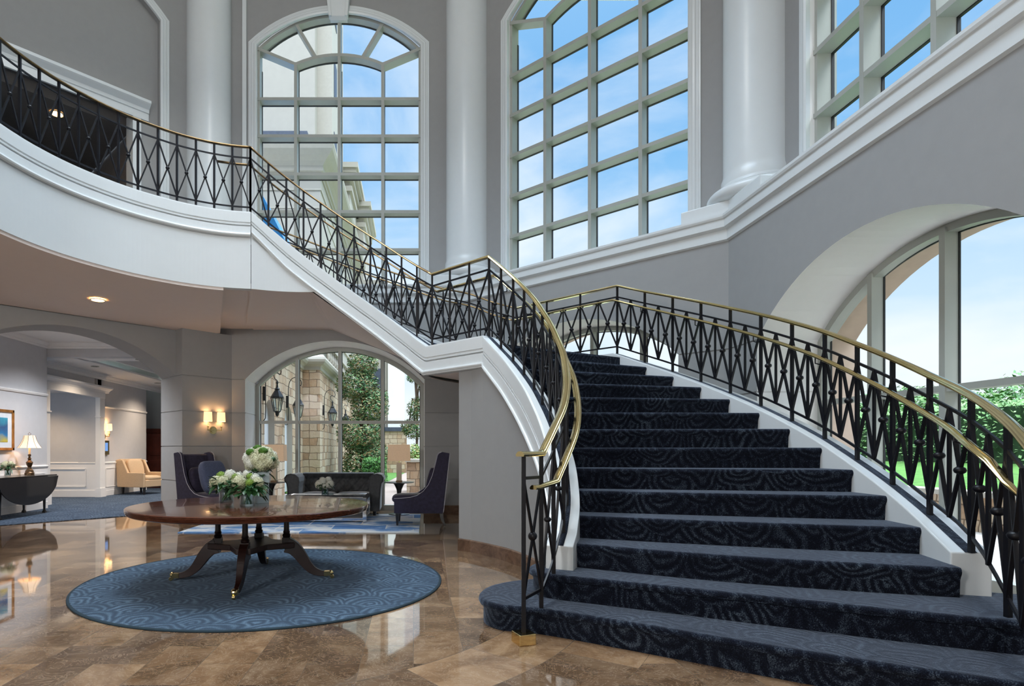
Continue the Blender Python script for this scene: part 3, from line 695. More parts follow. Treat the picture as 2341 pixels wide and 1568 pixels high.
def step_mesh(n, A, B, z, hh=RS, W=14):
    """A, B: functions t->plan point for this nosing and the next one"""
    mb = MB(); rows = []
    for i in range(W+1):
        t = i/W; a, b = A(t), B(t); d = (b-a).normalized()
        pr = [(.026,-hh-.0),(.020,-.075),(.012,-.055),(.003,-.040),(.0,-.026),(.004,-.011),(.014,-.002),(.032,0)]
        rows.append([a+d*s+Vector((0,0,z+q)) for s, q in pr] + [b+d*.030+Vector((0,0,z))] + [b+d*.030+Vector((0,0,z-.09))])
    mb.loft(rows, True, True); return mb
def nose(n, bow=0, fl=1):
    II, OO = (I, O) if fl == 1 else (I2, O2)
    a, b = Vector((*II[n],0)), Vector((*OO[n],0)); d = (b-a).normalized(); a = a+d*.07; b = b-d*.09
    if fl == 1:
        ahead = .12; nn = Vector((d.y,-d.x,0)); b = b+nn*ahead
        nn2 = Vector((d.y,-d.x,0)); a = a+nn2*.02
    nn = Vector((d.y,-d.x,0))
    return lambda t: a+(b-a)*t + nn*bow*math.sin(PI*t)
for n in range(3, 14):
    bw = {3:.10,4:.05,5:.03}.get(n, .01)
    bstat(step_mesh(n, nose(n,bw), nose(n+1,{4:.05,5:.03}.get(n+1,.01)), n*RS), 'step', 'stair', smooth=True, auto=.7)
# first two steps spill out past the curbs
def spill(path_front, path_back, z, hh=RS):
    f = crom([(*p,0) for p in path_front], 5); rows = []
    offs = offset_path(f, -1)   # direction to inside (left of travel)
    for p, q in zip(f, offs):
        d = (q-p).normalized()
        pr = [(.035,-hh),(.035,-.055),(.03,-.048),(.008,-.044),(.0,-.028),(.003,-.012),(.012,-.003),(.03,0)]
        rows.append([p+d*s+Vector((0,0,z+zz)) for s, zz in pr])
    mb = MB(); mb.loft(rows, False)
    top = [r[-1] for r in rows] + [Vector((*p, z)) for p in path_back]
    mb.add(top, [tuple(range(len(top)))]); return mb
s1 = [(.95,4.78),(.78,4.70),(.60,4.55),(.49,4.33),(.475,4.12),(.56,3.965),(.70,3.905),(.86,3.845),(1.23,3.60),(1.60,3.34),(1.98,3.07),(2.36,2.83),(2.74,2.62),(3.2,2.42),(3.75,2.24),(4.2,2.12)]
s2 = [(1.12,4.62),(.97,4.55),(.86,4.38),(.865,4.22),(.96,4.09),(1.25,3.93),(1.6,3.74),(1.95,3.545),(2.29,3.36),(2.63,3.17),(3.07,2.96),(3.5,2.78),(4.2,2.55)]
bstat(spill(s1, [(4.2,3.3),(3.2,3.6),(1.3,4.6)], RS), 'step', 'stair', smooth=True, auto=.7)
bstat(spill(s2, [(4.2,3.3),(3.2,3.7),(1.3,4.6)], 2*RS), 'step', 'stair', smooth=True, auto=.7)
# landing
zl = 14*RS
lp = [nose(14)(0), nose(14)(1), Vector((2.836,8.154,0))+Vector((-.06,-.02,0)), Vector((1.655,9.435,0))+Vector((-.03,-.09,0)), nose(15,0,2)(1), nose(15,0,2)(0), Vector((.30,7.60,0)), Vector((.93,6.95,0))]
bstat(step_mesh(14, nose(14,.01), lambda t: nose(14,.01)(t)+Vector((-.10,.14,0)), zl), 'step', 'stair', smooth=True, auto=.7)
mb = MB(); mb.add([Vector((p.x,p.y,zl)) for p in lp]+[Vector((p.x,p.y,zl-.25)) for p in lp], [tuple(range(8)), tuple(reversed(range(8,16)))]+[(i,(i+1)%8,8+(i+1)%8,8+i) for i in range(8)]); bstat(mb, 'landing', 'stair')
for n in range(15, 25): bstat(step_mesh(n, nose(n,0,2), nose(n+1,0,2), n*RS), 'step', 'stair', smooth=True, auto=.7)
bstat(step_mesh(25, nose(25,0,2), lambda t: nose(25,0,2)(t)+Vector((-.25,0,0)), 25*RS), 'step', 'stair', smooth=True, auto=.7)

# curbs / stringers
def seq(D, lo, hi, z0): return [(*D[n], z0(n)) for n in range(lo, hi+1)]
def curb(path, wl, wr, top, bot):
    """box section along a path; top/bot offsets (functions of path index 0..1 -> z offset or absolute)"""
    Lp, Rp = offset_path(path, -wl), offset_path(path, wr); rows = []
    for i, (a, b, p) in enumerate(zip(Lp, Rp, path)):
        zt = p[2]+top; zb = bot(i/(len(path)-1), p[2])
        rows.append([(a[0],a[1],zb),(a[0],a[1],zt),(b[0],b[1],zt),(b[0],b[1],zb)])
    return MB().loft(rows, True, True)
pI1 = crom(seq(I, 3, 14, lambda n: n*RS), 6)
pI1 = [Vector((1.06,4.26,2.55*RS))] + pI1
pO1 = crom(seq(O, 3, 14, lambda n: n*RS), 6)
pL = [Vector((.893,6.915,zl)), Vector((.68,7.145,zl)), Vector((.46,7.38,zl)), Vector((.244,7.615,zl))]
pI2 = crom(seq(I2, 14, 25, lambda n: n*RS), 6)
pB = [Vector((p.x,p.y,ZF)) for p in crom([(*p,0) for p in BAL], 4)]
pO2 = crom(seq(O2, 14, 25, lambda n: n*RS), 6)
pLo = [Vector((2.836,8.154,zl)), Vector((2.25,8.79,zl)), Vector((1.655,9.435,zl))]
def join(*ps):
    out = []
    for p in ps:
        for q in p:
            if not out or (Vector(q)-Vector(out[-1])).length > 1e-4: out.append(Vector(q))
    return out
# inner string: flight 1 (white face with a molding), landing, flight 2
inner = join(pI1, pL, pI2)
def smooth_off(path, d): return offset_path(path, d)
def band(path, side, drops, name):
    """moulded vertical fascia on one side: drops = list of (out, dz) from the curb top"""
    base = smooth_off(path, side); nrm = [(b-a).normalized() if (b-a).length > 0 else Vector((1,0,0)) for a, b in zip(path, base)]
    rows = []
    for i, (p, b, nn) in enumerate(zip(path, base, nrm)):
        k = 1.0
        if callable(drops): pr = drops(i/(len(path)-1), p.z)
        else: pr = drops
        rows.append([Vector((b.x+nn.x*o, b.y+nn.y*o, p.z+.075+dz)) for o, dz in pr])
    return MB().loft(rows, False)
def bandprof(h):
    m = h*.40
    return [(.0,0),(.012,-.004),(.014,-.02),(.014,-m),(.002,-m-.004),(.002,-m-.016),(.012,-m-.02),(.012,-m-.038),(.0,-m-.042),(.0,-m-.055),(.012,-m-.06),(.012,-h+.06),(.03,-h+.055),(.036,-h+.035),(.03,-h+.02),(.016,-h+.012),(.016,-h),(-.06,-h)]
def hI(s, z):
    n = z/RS
    if abs(z-zl) < .02: return .37
    if n < 14: return min(.50, .38+.10*min(1,(14-n)/4))
    return .405 if n < 23 else .405 - (n-23)*.04
bm = MB(); b1 = band(inner, -.10, lambda s, z: bandprof(hI(s, z)), '')
bstat(b1, 'stringer', 'white')
bstat(curb(inner, .10, .10, .075, lambda s, z: z-.30), 'curb', 'white', bevel=.008)
bstat(curb([Vector((p.x,p.y,p.z)) for p in pO1], .10, .10, .075, lambda s, z: 0), 'curb', 'white', bevel=.008)
bstat(curb(join(pLo, pO2), .10, .10, .075, lambda s, z: z-.28), 'curb', 'white', bevel=.008)
# dark strip under the posts
ds = MB()
for pth in (inner, pO1, join(pLo, pO2)): ds.loft([[(a[0],a[1],p[2]+.077),(b[0],b[1],p[2]+.077)] for a, b, p in zip(offset_path(pth,-.03), offset_path(pth,.03), pth)], False)
bstat(ds, 'carpet_strip', 'stair')
# curved wall under flight 1
wl_ = [Vector((.56,7.20,0)), Vector((.70,7.05,0))] + [Vector((p.x,p.y,0)) for p in offset_path(crom(seq(I,2,14,lambda n:0),4)[::-1], .085)]
def zunder(p):
    best = min(inner, key=lambda q: (q.x-p.x)**2+(q.y-p.y)**2); return best.z + .075 - hI(0, best.z) + .02
mb = MB().loft([[Vector((p.x,p.y,0)), Vector((p.x,p.y,max(.05, zunder(p))))] for p in wl_], False)
mb.add([wl_[0], wl_[0]+Vector((.9,.9,0)), wl_[0]+Vector((.9,.9,2.2)), wl_[0]+Vector((0,0,2.2))], [(0,1,2,3)])
bstat(mb, 'side_wall', 'wall', smooth=False, label='grey plaster wall curving under the lower flight')
bb = offset_path(wl_, -.02) if False else [p for p in wl_]
mb = MB().loft([[Vector((p.x,p.y,0)) + (q-p), Vector((q.x,q.y,.135)), Vector((p.x,p.y,.145))] for p, q in zip(wl_, offset_path(wl_, .022))], False)
bstat(mb, 'skirting', 'bmarble')
# undersides
def soff(In, Out, zf): return MB().loft([[Vector((a.x,a.y,zf(a.z))), Vector((b.x,b.y,zf(a.z)))] for a, b in zip(In, Out)], False)
bstat(soff(pI2, pO2, lambda z: min(z-.34, 3.53)), 'soffit', 'soffit')
fp = [p for p in offset_path(pI2, -.10) if p.z > 21.0*RS]
bstat(MB().loft([[Vector((p.x,p.y,min(3.46, p.z+.075-.36))), Vector((p.x,p.y,p.z-.10))] for p in fp], False), 'fascia', 'white')
mb = MB(); mb.add([Vector((.893,6.915,zl-.30)),Vector((2.836,8.154,zl-.30)),Vector((1.655,9.435,zl-.30)),Vector((.244,7.615,zl-.30))], [(0,1,2,3)]); bstat(mb, 'soffit', 'soffit')
# strip from flight-2 outer edge to wall
mb = MB().loft([[Vector((b.x,b.y,min(b.z-.34,3.53))), Vector((b.x,11.2,min(b.z-.34,3.53)))] for b in pO2], False); bstat(mb, 'soffit', 'soffit')
mb = MB().loft([[Vector((b.x,b.y,b.z+.05)), Vector((b.x,11.2,b.z+.05))] for b in pO2], False); bstat(mb, 'side_ledge', 'white')

# balcony
bal = thing('balcony', 'curved white balcony with a moulded fascia below the iron railing', 'balcony', (-4,8,0))
def bbal(mb, name, m, **k): o = mb.build(name, m, **k); o.parent = bal; o.location = (4,-8,0); return o
pB = [pB[0]+(pB[0]-pB[1]).normalized()*.014] + pB[1:]
def ballprof(): return [(.0,0),(.012,-.004),(.014,-.02),(.014,-.15),(.002,-.154),(.002,-.166),(.012,-.17),(.012,-.188),(.0,-.192),(.0,-.205),(.012,-.21),(.012,-.30),(.03,-.305),(.036,-.325),(.03,-.34),(.0,-.35),(.0,-1.065),(-.10,-1.065)]
bbal(band(pB, -.10, ballprof(), ''), 'fascia', 'white')
bbal(curb(pB, .10, .10, .075, lambda s, z: z-.3), 'curb', 'white', bevel=.008)
inn = [(p.x, p.y) for p in offset_path(pB, -.02)]
poly = inn + [(-4.15,4.2),(-7.75,4.2),(-7.75,8.05),(-4.05,11.75),(-2.95,11.75),(-3.05,10.72),(-2.6,9.5)]
mb = MB(); mb.prism(poly, ZF-.25, ZF-.005); bbal(mb, 'deck', 'corr')
polyS = [(p.x,p.y) for p in offset_path(pB, -.09) if p.x < -2.56] + [(-4.2,4.2),(-7.15,4.2),(-7.15,7.85),(-4.05,11.0),(-3.62,10.98)]
mb = MB(); mb.prism(polyS, 3.42, 3.54); bbal(mb, 'soffit', 'soffit')
mb = MB(); mb.add([(-1.25,8.30,3.545),(-1.30,11.19,3.545),(-3.9,11.19,3.545),(-3.4,9.0,3.545),(-2.9,8.02,3.545),(-2.3,8.15,3.545),(-1.8,8.30,3.545)], [tuple(range(7))]); bbal(mb, 'soffit', 'soffit')
dl = thing('recessed_light', 'round downlight glowing in the underside of the balcony', 'ceiling light', (-4.58,8.51,3.41))
MB().lathe([(.10,0),(.105,-.008),(.085,-.012)], caps=False).build('trim_ring', 'white', dl); MB().lathe([(.085,-.008),(.0,-.008)]).build('lamp_lens', 'bulb', dl)

# ------------------------------------------------------------------ railings
RH = 1.01
def railing(name, label, segs, mids, rails_h=None, org=(0,0,0)):
    """segs: list of runs, each a list of (x,y,z_curb_top,z_rail); runs share their end posts"""
    r = thing(name, label, 'railing', org); ov = Vector(org)
    def bd(mb, nm, m, **k): o = mb.build(nm, m, r, **k); o.location = -ov; return o
    allp = []
    for s in segs:
        for p in s:
            if not allp or (Vector(p[:2])-Vector(allp[-1][:2])).length > 1e-3: allp.append(p)
    for p in allp: bd(MB().box((p[0],p[1],(p[2]+p[3])/2), (.025,.025,p[3]-p[2])), 'post', 'iron')
    top = MB(); bot = MB(); SUB = .145; BT = .10
    for s in segs:
        tp = crom([(p[0],p[1],p[3]-SUB) for p in s], 3); bp = crom([(p[0],p[1],p[2]+BT) for p in s], 3)
        for mbx, pp in ((top, tp), (bot, bp)):
            for a, b in zip(pp, pp[1:]): mbx.bar(a, b, .012, .020)
    bd(top, 'upper_rail', 'iron'); bd(bot, 'lower_rail', 'iron')
    for s in segs:
        for p, q in zip(s, s[1:]):
            P0 = Vector((p[0],p[1],0)); Q0 = Vector((q[0],q[1],0))
            k = 2 if mids else 1
            for j in range(k):
                a = P0.lerp(Q0, j/k); b = P0.lerp(Q0, (j+1)/k)
                za0, za1 = (p[2]+(q[2]-p[2])*j/k+BT, p[3]+(q[3]-p[3])*j/k-SUB); zb0, zb1 = (p[2]+(q[2]-p[2])*(j+1)/k+BT, p[3]+(q[3]-p[3])*(j+1)/k-SUB)
                bw_ = .019 if mids else .016; x = MB().bar((a.x,a.y,za0),(b.x,b.y,zb1),bw_,.017); x.bar((a.x,a.y,za1),(b.x,b.y,zb0),bw_,.017)
                o = bd(x, 'cross_brace', 'iron')
                c = ((a.x+b.x)/2,(a.y+b.y)/2,(za0+zb1+za1+zb0)/4)
                MB().ico(c, .033 if mids else .026, 2, (1,1,.8)).build('ball_knob', 'iron', o, smooth=True)
                if mids and j == 0:
                    bd(MB().bar((b.x,b.y,zb0),(b.x,b.y,zb1),.018,.018), 'picket', 'iron')
    return r, bd
RP = [(-1,-.35),(-.85,-.58),(.85,-.58),(1,-.35),(1.02,-.12),(.86,.0),(.80,.16),(.62,.36),(.30,.52),(-.30,.52),(-.62,.36),(-.80,.16),(-.86,.0),(-1.02,-.12)]
def brass_rail(path, r=.030):
    path = [Vector(p) for p in path]; rows = []
    for i, p in enumerate(path):
        a = path[max(i-1,0)]; b = path[min(i+1,len(path)-1)]
        t1 = (p-a); t2 = (b-p); t1.z = t2.z = 0
        if t1.length < 1e-6: t1 = t2
        if t2.length < 1e-6: t2 = t1
        t1.normalize(); t2.normalize(); tt = (t1+t2).normalized() if (t1+t2).length > .05 else t1; k = 1/max(.55, tt.dot(t1)); sd = Vector((tt.y,-tt.x,0))*k
        rows.append([p + sd*x*r + Vector((0,0,y*r)) for x, y in RP])
    return MB().loft(rows, True, True)
def R3(D, ns, zc=None, zr=None): return [(D[n][0], D[n][1], n*RS+.075, n*RS+RH) for n in ns]
# inner stair railing
seg1 = [(I[1][0],I[1][1],RS,1.19),(I[2][0],I[2][1],2*RS,2*RS+RH)] + R3(I, range(3,15))
segL = [(p.x,p.y,zl+.075,zl+RH) for p in pL]
seg2 = R3(I2, range(14,26))
ri, bd = railing('stair_railing', 'black iron lattice railing with brass handrail on the inner curve of the stairs', [seg1, segL, seg2], False, org=(.7,3.715,0))
# newel at the floor with its flat return
bd(MB().box((I[0][0],I[0][1],.625),(.024,.024,1.13)), 'newel', 'iron')
bd(MB().box((I[0][0],I[0][1],.035),(.115,.115,.07), rz=.3), 'newel_shoe', 'brass', bevel=.004, label='square brass shoe at the foot of the newel')
x = MB(); x.bar((I[0][0],I[0][1],1.045),(I[1][0],I[1][1],1.045),.012,.02); x.bar((I[0][0],I[0][1],.28),(I[1][0],I[1][1],.30),.012,.02); x.bar((I[0][0],I[0][1],.28),(I[1][0],I[1][1],1.04),.013,.015); x.bar((I[0][0],I[0][1],1.04),(I[1][0],I[1][1],.30),.013,.015)
o = bd(x, 'cross_brace', 'iron'); MB().ico(((I[0][0]+I[1][0])/2,(I[0][1]+I[1][1])/2,.665),.03,2).build('ball_knob','iron',o,smooth=True)
run1 = crom([(*I[n], n*RS+RH+.01) for n in range(1,15)], 8)
run1[0] = Vector((I[1][0],I[1][1],1.20))
path = [Vector((I[0][0]-.03,I[0][1]-.035,1.20)), Vector((I[0][0],I[0][1],1.20))] + run1 + [Vector((p.x,p.y,zl+RH+.01)) for p in pL[1:]]
bd(brass_rail(path), 'handrail', 'brass', smooth=True, auto=.6)
bd(brass_rail(crom([(*I2[n], n*RS+RH+.01) for n in range(14,26)], 5), .026), 'handrail', 'shadedbrass', smooth=True, label='darker upper handrail')
def grab(D, lo, hi, off, sub=6, flat=True, endn=None):
    p = crom([(*D[n], n*RS+RH-.20) for n in range(lo, hi+1)], sub)
    return offset_path(p, off)
g = grab(I, 1, 14, .085)
g = [Vector((I[0][0]+.06, I[0][1]+.0, g[0].z)), Vector((I[0][0]+.10,I[0][1]+.04,g[0].z))] + g[1:]
gl = offset_path(pL, .085); g += [Vector((p.x,p.y,zl+RH-.20)) for p in gl[1:]]
bd(brass_rail(g, .026), 'grab_rail', 'brass', smooth=True, auto=.6)
g = grab(I2, 14, 25, .085, 5); g += [Vector((p[0],p[1]+.085,25*RS+RH-.20)) for p in BAL[1:3]]
bd(brass_rail(g, .023), 'grab_rail', 'shadedbrass', smooth=True, label='darker upper grab rail')
def brackets(bd, D, ns, off):
    for n in ns:
        a = Vector((*D[n], n*RS+RH-.26)); q = D[n+1] if n+1 in D else D[n]; b0 = Vector((q[0]-D[n][0], q[1]-D[n][1], 0)).normalized(); b = a+Vector((b0.y,-b0.x,0))*off
        bd(MB().tube([a, a+(b-a)*.5+Vector((0,0,-.02)), b+Vector((0,0,-.01)), b+Vector((0,0,.045))], .006, 6), 'rail_bracket', 'iron')
brackets(bd, I, (2,5,8,11,13), .085); brackets(bd, I2, (16,19,22,24), .085)
# outer railing
so1 = [(O[0][0],O[0][1],0,1.19),(O[1][0],O[1][1],RS,1.19),(O[2][0],O[2][1],2*RS,2*RS+RH)] + R3(O, range(3,15))
soL = [(p.x,p.y,zl+.075,zl+RH) for p in [Vector((2.836,8.154,0)),Vector((2.443,8.58,0)),Vector((2.05,9.008,0)),Vector((1.655,9.435,0))]]
so2 = R3(O2, range(14,26))
ro, bd = railing('stair_railing', 'black iron lattice railing with brass handrail on the outer right side of the stairs', [so1, soL, so2], True, org=(2.5,2.25,0))
bd(brass_rail(crom([(*O2[n], n*RS+RH+.01) for n in range(14,26)], 5), .026), 'handrail', 'shadedbrass', smooth=True, label='darker upper handrail')
path = [Vector((O[0][0],O[0][1],1.20))] + crom([(*O[n], n*RS+RH+.01) for n in range(1,15)], 8) + [Vector((p[0],p[1],zl+RH+.01)) for p in soL[1:]]
bd(brass_rail(path), 'handrail', 'brass', smooth=True, auto=.6)
g = offset_path(crom([(*O[n], n*RS+RH-.20) for n in range(2,15)], 6), -.085)
g[0] = Vector((3.05,3.10,1.166)); g = [Vector((3.14,2.90,.985)), Vector((3.035,2.92,.985)), Vector((3.04,3.00,1.06))] + g[0:1] + g[4:]
gl = offset_path([Vector((p[0],p[1],zl+RH-.20)) for p in soL], -.085); g += gl[1:]; bd(brass_rail(offset_path(crom([(*O2[n], n*RS+RH-.20) for n in range(14,26)], 5), -.085), .023), 'grab_rail', 'shadedbrass', smooth=True, label='darker upper grab rail')
bd(brass_rail(g, .026), 'grab_rail', 'brass', smooth=True, auto=.6); brackets(bd, O, (3,5,7,9,11,13), -.085); brackets(bd, O2, (16,19,22), -.085)
# balcony railing
sb = [(p[0],p[1],ZF+.075,ZF+RH) for p in BAL]
rb, bd = railing('balcony_railing', 'black iron lattice railing with brass handrail darkened for shade along the balcony edge', [sb], False, org=(-3.7,7.3,ZF))
bd(brass_rail(crom([(p[0],p[1],ZF+RH+.01) for p in BAL], 4), .025), 'handrail', 'shadedbrass', smooth=True)

# ------------------------------------------------------------------ rugs
rugc = (-1.385, 5.57)
rg = thing('round_rug', 'round blue rug with fan pattern on the marble floor', 'rug', (*rugc, 0))
MB().lathe([(1.63,.001),(1.63,.012),(0,.013)], seg=96).build('pile', 'rug', rg)
MB().lathe([(1.625,.001),(1.650,.001),(1.650,.010),(1.644,.014),(1.628,.014)], seg=96, caps=False).build('binding', 'rugedge', rg, smooth=True)
tag(MB().prism([(-3.48,8.65),(.08,8.65),(.14,11.17),(-3.42,11.17)], .001, .014).build('area_rug', 'bluerug'), 'blue and white abstract rug beneath the seating group by the back window', 'rug')

# ------------------------------------------------------------------ centre table
TC = (-1.505, 5.48)
tb = thing('round_table', 'large round polished mahogany table on a four-legged pedestal', 'table', (*TC, .014))
TZ = .706; TR = 1.08
MB().lathe([(0,TZ-.062),(TR-.05,TZ-.062),(TR-.025,TZ-.058),(TR-.012,TZ-.05),(TR-.02,TZ-.045),(TR-.004,TZ-.036),(TR-.014,TZ-.031),(TR,TZ-.022),(TR-.010,TZ-.017),(TR,TZ-.008),(TR-.004,TZ-.001),(TR-.012,TZ),(0,TZ)], seg=128).build('tabletop', 'mahog', tb, smooth=True, auto=.5)
MB().lathe([(0,TZ-.10),(.62,TZ-.10),(.62,TZ-.055),(0,TZ-.055)], seg=64).build('apron', 'mahogdark', tb)
A0 = .07
pts = []
for k in range(4):
    a = A0+k*PI/2
    for da, rr in ((-.16,.40),(.16,.40),(PI/4,.235)): pts.append((rr*math.cos(a+da), rr*math.sin(a+da)))
MB().prism(pts, .30, .352).build('platform', 'mahogdark', tb, bevel=.006)
for k in range(4):
    a = A0+k*PI/2; c = (.315*math.cos(a), .315*math.sin(a), 0)
    m_ = MB().box((c[0],c[1],.372),(.075,.075,.045), rz=a).lathe([(.03,.395),(.036,.40),(.04,.412),(.034,.425),(.028,.43),(.033,.445),(.026,.46),(.0255,.50),(.023,.60),(.03,.606),(.024,.613),(.034,.62),(.034,.66)], c, 16)
    m_.build('baluster', 'mahogdark', tb, smooth=False, auto=.6)
    leg = MB(); rows = []
    prof = [(.32,.325),(.375,.30),(.43,.245),(.475,.18),(.52,.12),(.57,.078),(.63,.055),(.685,.05)]
    pp = crom([(r, 0, z) for r, z in prof], 4)
    for i, p in enumerate(pp):
        s = i/(len(pp)-1); w = .030*(1-s)+.020; hgt = .050*(1-s)+.020
        d = (pp[min(i+1,len(pp)-1)]-pp[max(i-1,0)]).normalized(); up = Vector((-d.z,0,d.x))
        r_ = [p+Vector((0,-w,0))-up*hgt, p+Vector((0,w,0))-up*hgt, p+Vector((0,w*.8,0))+up*hgt, p+Vector((0,-w*.8,0))+up*hgt]
        rows.append([Matrix.Rotation(a,3,'Z') @ q for q in r_])
    leg.loft(rows, True, True); lo = leg.build('leg', 'mahogdark', tb, bevel=.004)
    e = (.705*math.cos(a), .705*math.sin(a))
    cs_ = MB().bar((.665*math.cos(a),.665*math.sin(a),.05),(.728*math.cos(a),.728*math.sin(a),.052),.052,.046); cs_.ico((.728*math.cos(a),.728*math.sin(a),.055),.026,2)
    cs_.lathe([(.012,.015),(.012,.05)], (.728*math.cos(a),.728*math.sin(a),0), 8)
    wh = Vector((.742*math.cos(a),.742*math.sin(a),.019)); t_ = Vector((-math.sin(a),math.cos(a),0))
    cs_.tube([wh-t_*.012, wh+t_*.012], .018, 16)
    cs_.build('caster', 'brass', lo, bevel=.002)

# ------------------------------------------------------------------ flowers
def petal_head(c, r, n=70, flat=1.0, ps=.27):
    n = int(n*1.9)
    """a head made of many small four-petal florets"""
    mb = MB(); 
    for i in range(n):
        z = 1-2*(i+.5)/n; a = i*2.39996; rr = math.sqrt(1-z*z); d = Vector((rr*math.cos(a), rr*math.sin(a), z))
        jitter = 1+random.uniform(-.16,.08)+.10*noise.noise(d*2.5+Vector(c)*20); p = Vector(c)+Vector((d.x,d.y,d.z*flat))*r*jitter
        s1 = d.orthogonal().normalized(); s2 = d.cross(s1); rot = random.uniform(0,PI); s1, s2 = s1*math.cos(rot)+s2*math.sin(rot), s2*math.cos(rot)-s1*math.sin(rot)
        q = r*ps
        for k in range(4):
            u, v = (s1, s2) if k == 0 else (s2, -s1) if k == 1 else (-s1, -s2) if k == 2 else (-s2, s1)
            lift = d*q*random.uniform(.05,.35)
            mb.add([p, p+u*q*.55+v*q*.3+lift*.7, p+u*q+lift*.6+d*.1*q, p+u*q*.55-v*q*.3+lift*.7], [(0,1,2,3)])
    mb.ico(c, r*.80, 2, (1,1,flat), .15)
    return mb
def leaf(mb, p, d, ln, w, droop=.3):
    d = Vector(d).normalized(); side = d.cross(Vector((0,0,1)));  side = side.normalized() if side.length > .01 else Vector((1,0,0)); up = side.cross(d)
    pts = [(0,0),(.3,.8),(.6,1),(.85,.55),(1,0)]
    c = [Vector(p)+d*ln*t - Vector((0,0,1))*droop*ln*t*t for t, _ in pts]
    vs = []; 
    for q, (t, ww) in zip(c, pts): vs += [q-side*w*ww/2+up*w*.15*ww, q, q+side*w*ww/2+up*w*.15*ww]
    fs = []
    for i in range(4): fs += [(i*3,i*3+1,i*3+4,i*3+3),(i*3+1,i*3+2,i*3+5,i*3+4)]
    mb.add(vs, fs)
def bouquet(label, base, heads, nleaf, spread, lz, stems, group=None, leafsz=(.10,.045)):
    b = thing('flower_bouquet', label, 'flowers', base)
    for c, r, m, kind in heads:
        if kind == 'moss': MB().ico(c, r, 3, (1,1,.8), .18, 6).build('moss_ball', m, b, smooth=True)
        else: petal_head(c, r, kind).build('flower_head', m, b)
    lf = MB()
    for i in range(nleaf):
        a = random.uniform(0,2*PI); e = random.uniform(-.5,.7); rr = random.uniform(.3,.75)*spread
        p = (rr*math.cos(a), rr*math.sin(a), lz+random.uniform(-.05,.04)); leaf(lf, p, (math.cos(a)*math.cos(e), math.sin(a)*math.cos(e), math.sin(e)), random.uniform(.8,1.3)*leafsz[0], leafsz[1]*random.uniform(.8,1.2), random.uniform(0,.6))
    lf.build('foliage', 'leafdark', b)
    sm = MB()
    for (x0,y0,z0,x1,y1,z1) in stems: sm.tube([(x0,y0,z0),((x0+x1)/2,(y0+y1)/2,(z0+z1)/2),(x1,y1,z1)], .0035, 5)
    sm.build('stems', 'stem', b); return b
def cross_stems(r, z0, z1, n=14):
    return [(r*math.cos(i*2.4)*.8, r*math.sin(i*2.4)*.8, z0, -r*math.cos(i*2.4+.5)*.8, -r*math.sin(i*2.4+.5)*.8, z1) for i in range(n)]
TT = .72
def glass_vase(label, x, y, z, r, h, sides=32, m='vglass'):
    v = thing('glass_vase', label, 'vase', (x,y,z))
    MB().lathe([(r*.96,.002),(r,.006),(r,h),(r*.93,h),(r*.93,.02),(0,.02)], seg=sides).build('vessel', m, v, smooth=True, auto=.6)
    MB().lathe([(0,.022),(r*.92,.022),(r*.92,h*.62),(0,h*.62)], seg=sides).build('water', m, v, smooth=True, auto=.6)
    return v
def table_pt(px, py, H=.72):
    D = (H-1.22)*1340/(1030-py); return ((px-945)*D/1340, D)
v1 = (-1.83, 5.74); v2 = (-1.50, 5.30); v3 = (-1.46, 5.62)
glass_vase('left clear glass cylinder vase on the round table', *v1, TT, .068, .15)
glass_vase('clear glass cylinder vase in front of the square vase on the round table', *v2, TT, .066, .15)
W_, G_, K_ = 'petalw', 'petalg', 'petal'
bouquet('low bouquet of ivory and lime blooms in the left glass cylinder', (*v1,TT),
    [((-.09,-.03,.19),.062,K_,70),((-.01,-.06,.20),.058,K_,70),((.03,.02,.26),.055,W_,60),((-.07,.05,.25),.045,G_,50),((.09,-.02,.24),.035,G_,50),((.08,-.05,.19),.032,G_,40),((-.12,.02,.16),.05,K_,50),((.11,.04,.25),.04,W_,40)], 95, .17, .18, cross_stems(.06,.02,.18), leafsz=(.10,.05))
bouquet('low bouquet of cream hydrangea and green leaves in the front glass cylinder', (*v2,TT),
    [((-.06,-.05,.22),.062,K_,80),((-.09,-.01,.15),.058,K_,70),((.04,-.07,.21),.038,G_,60),((.10,-.02,.21),.05,K_,60),((.12,.01,.14),.052,K_,60),((.01,.05,.26),.036,G_,50),((-.03,.06,.29),.03,W_,40),((.06,.03,.25),.04,W_,40)], 100, .16, .17, cross_stems(.055,.02,.18), leafsz=(.11,.05))
sv = thing('square_vase', 'tall square frosted glass vase behind the two cylinders on the table', 'vase', (*v3, TT), .62)
w = .058; sq = MB()
for (a, b) in ((w,1),(w*.9,-1)): pass
sq.loft([[(-w,-w,0),(w,-w,0),(w,w,0),(-w,w,0)], [(-w,-w,.30),(w,-w,.30),(w,w,.30),(-w,w,.30)], [(-w*.86,-w*.86,.30),(w*.86,-w*.86,.30),(w*.86,w*.86,.30),(-w*.86,w*.86,.30)], [(-w*.86,-w*.86,.02),(w*.86,-w*.86,.02),(w*.86,w*.86,.02),(-w*.86,w*.86,.02)]], True, True)
sq.build('vessel', 'frost', sv, bevel=.003)
hd = []
for i in range(26):
    zz = 1-1.55*(i+.5)/26; a = i*2.39996; q = math.sqrt(max(0,1-zz*zz)); rr = random.uniform(.050,.062)
    hd.append(((.118*q*math.cos(a), .118*q*math.sin(a), .405+.085*zz), rr, 'petal' if i % 4 else 'petalw', 55))
hd += [((0,0,.42),.12,'petal',110),((-.02,-.05,.520),.045,'moss','moss'),((.045,-.10,.495),.045,'moss','moss'),((-.075,-.10,.485),.042,'moss','moss'),((.13,-.08,.42),.028,'leafdark','moss')]
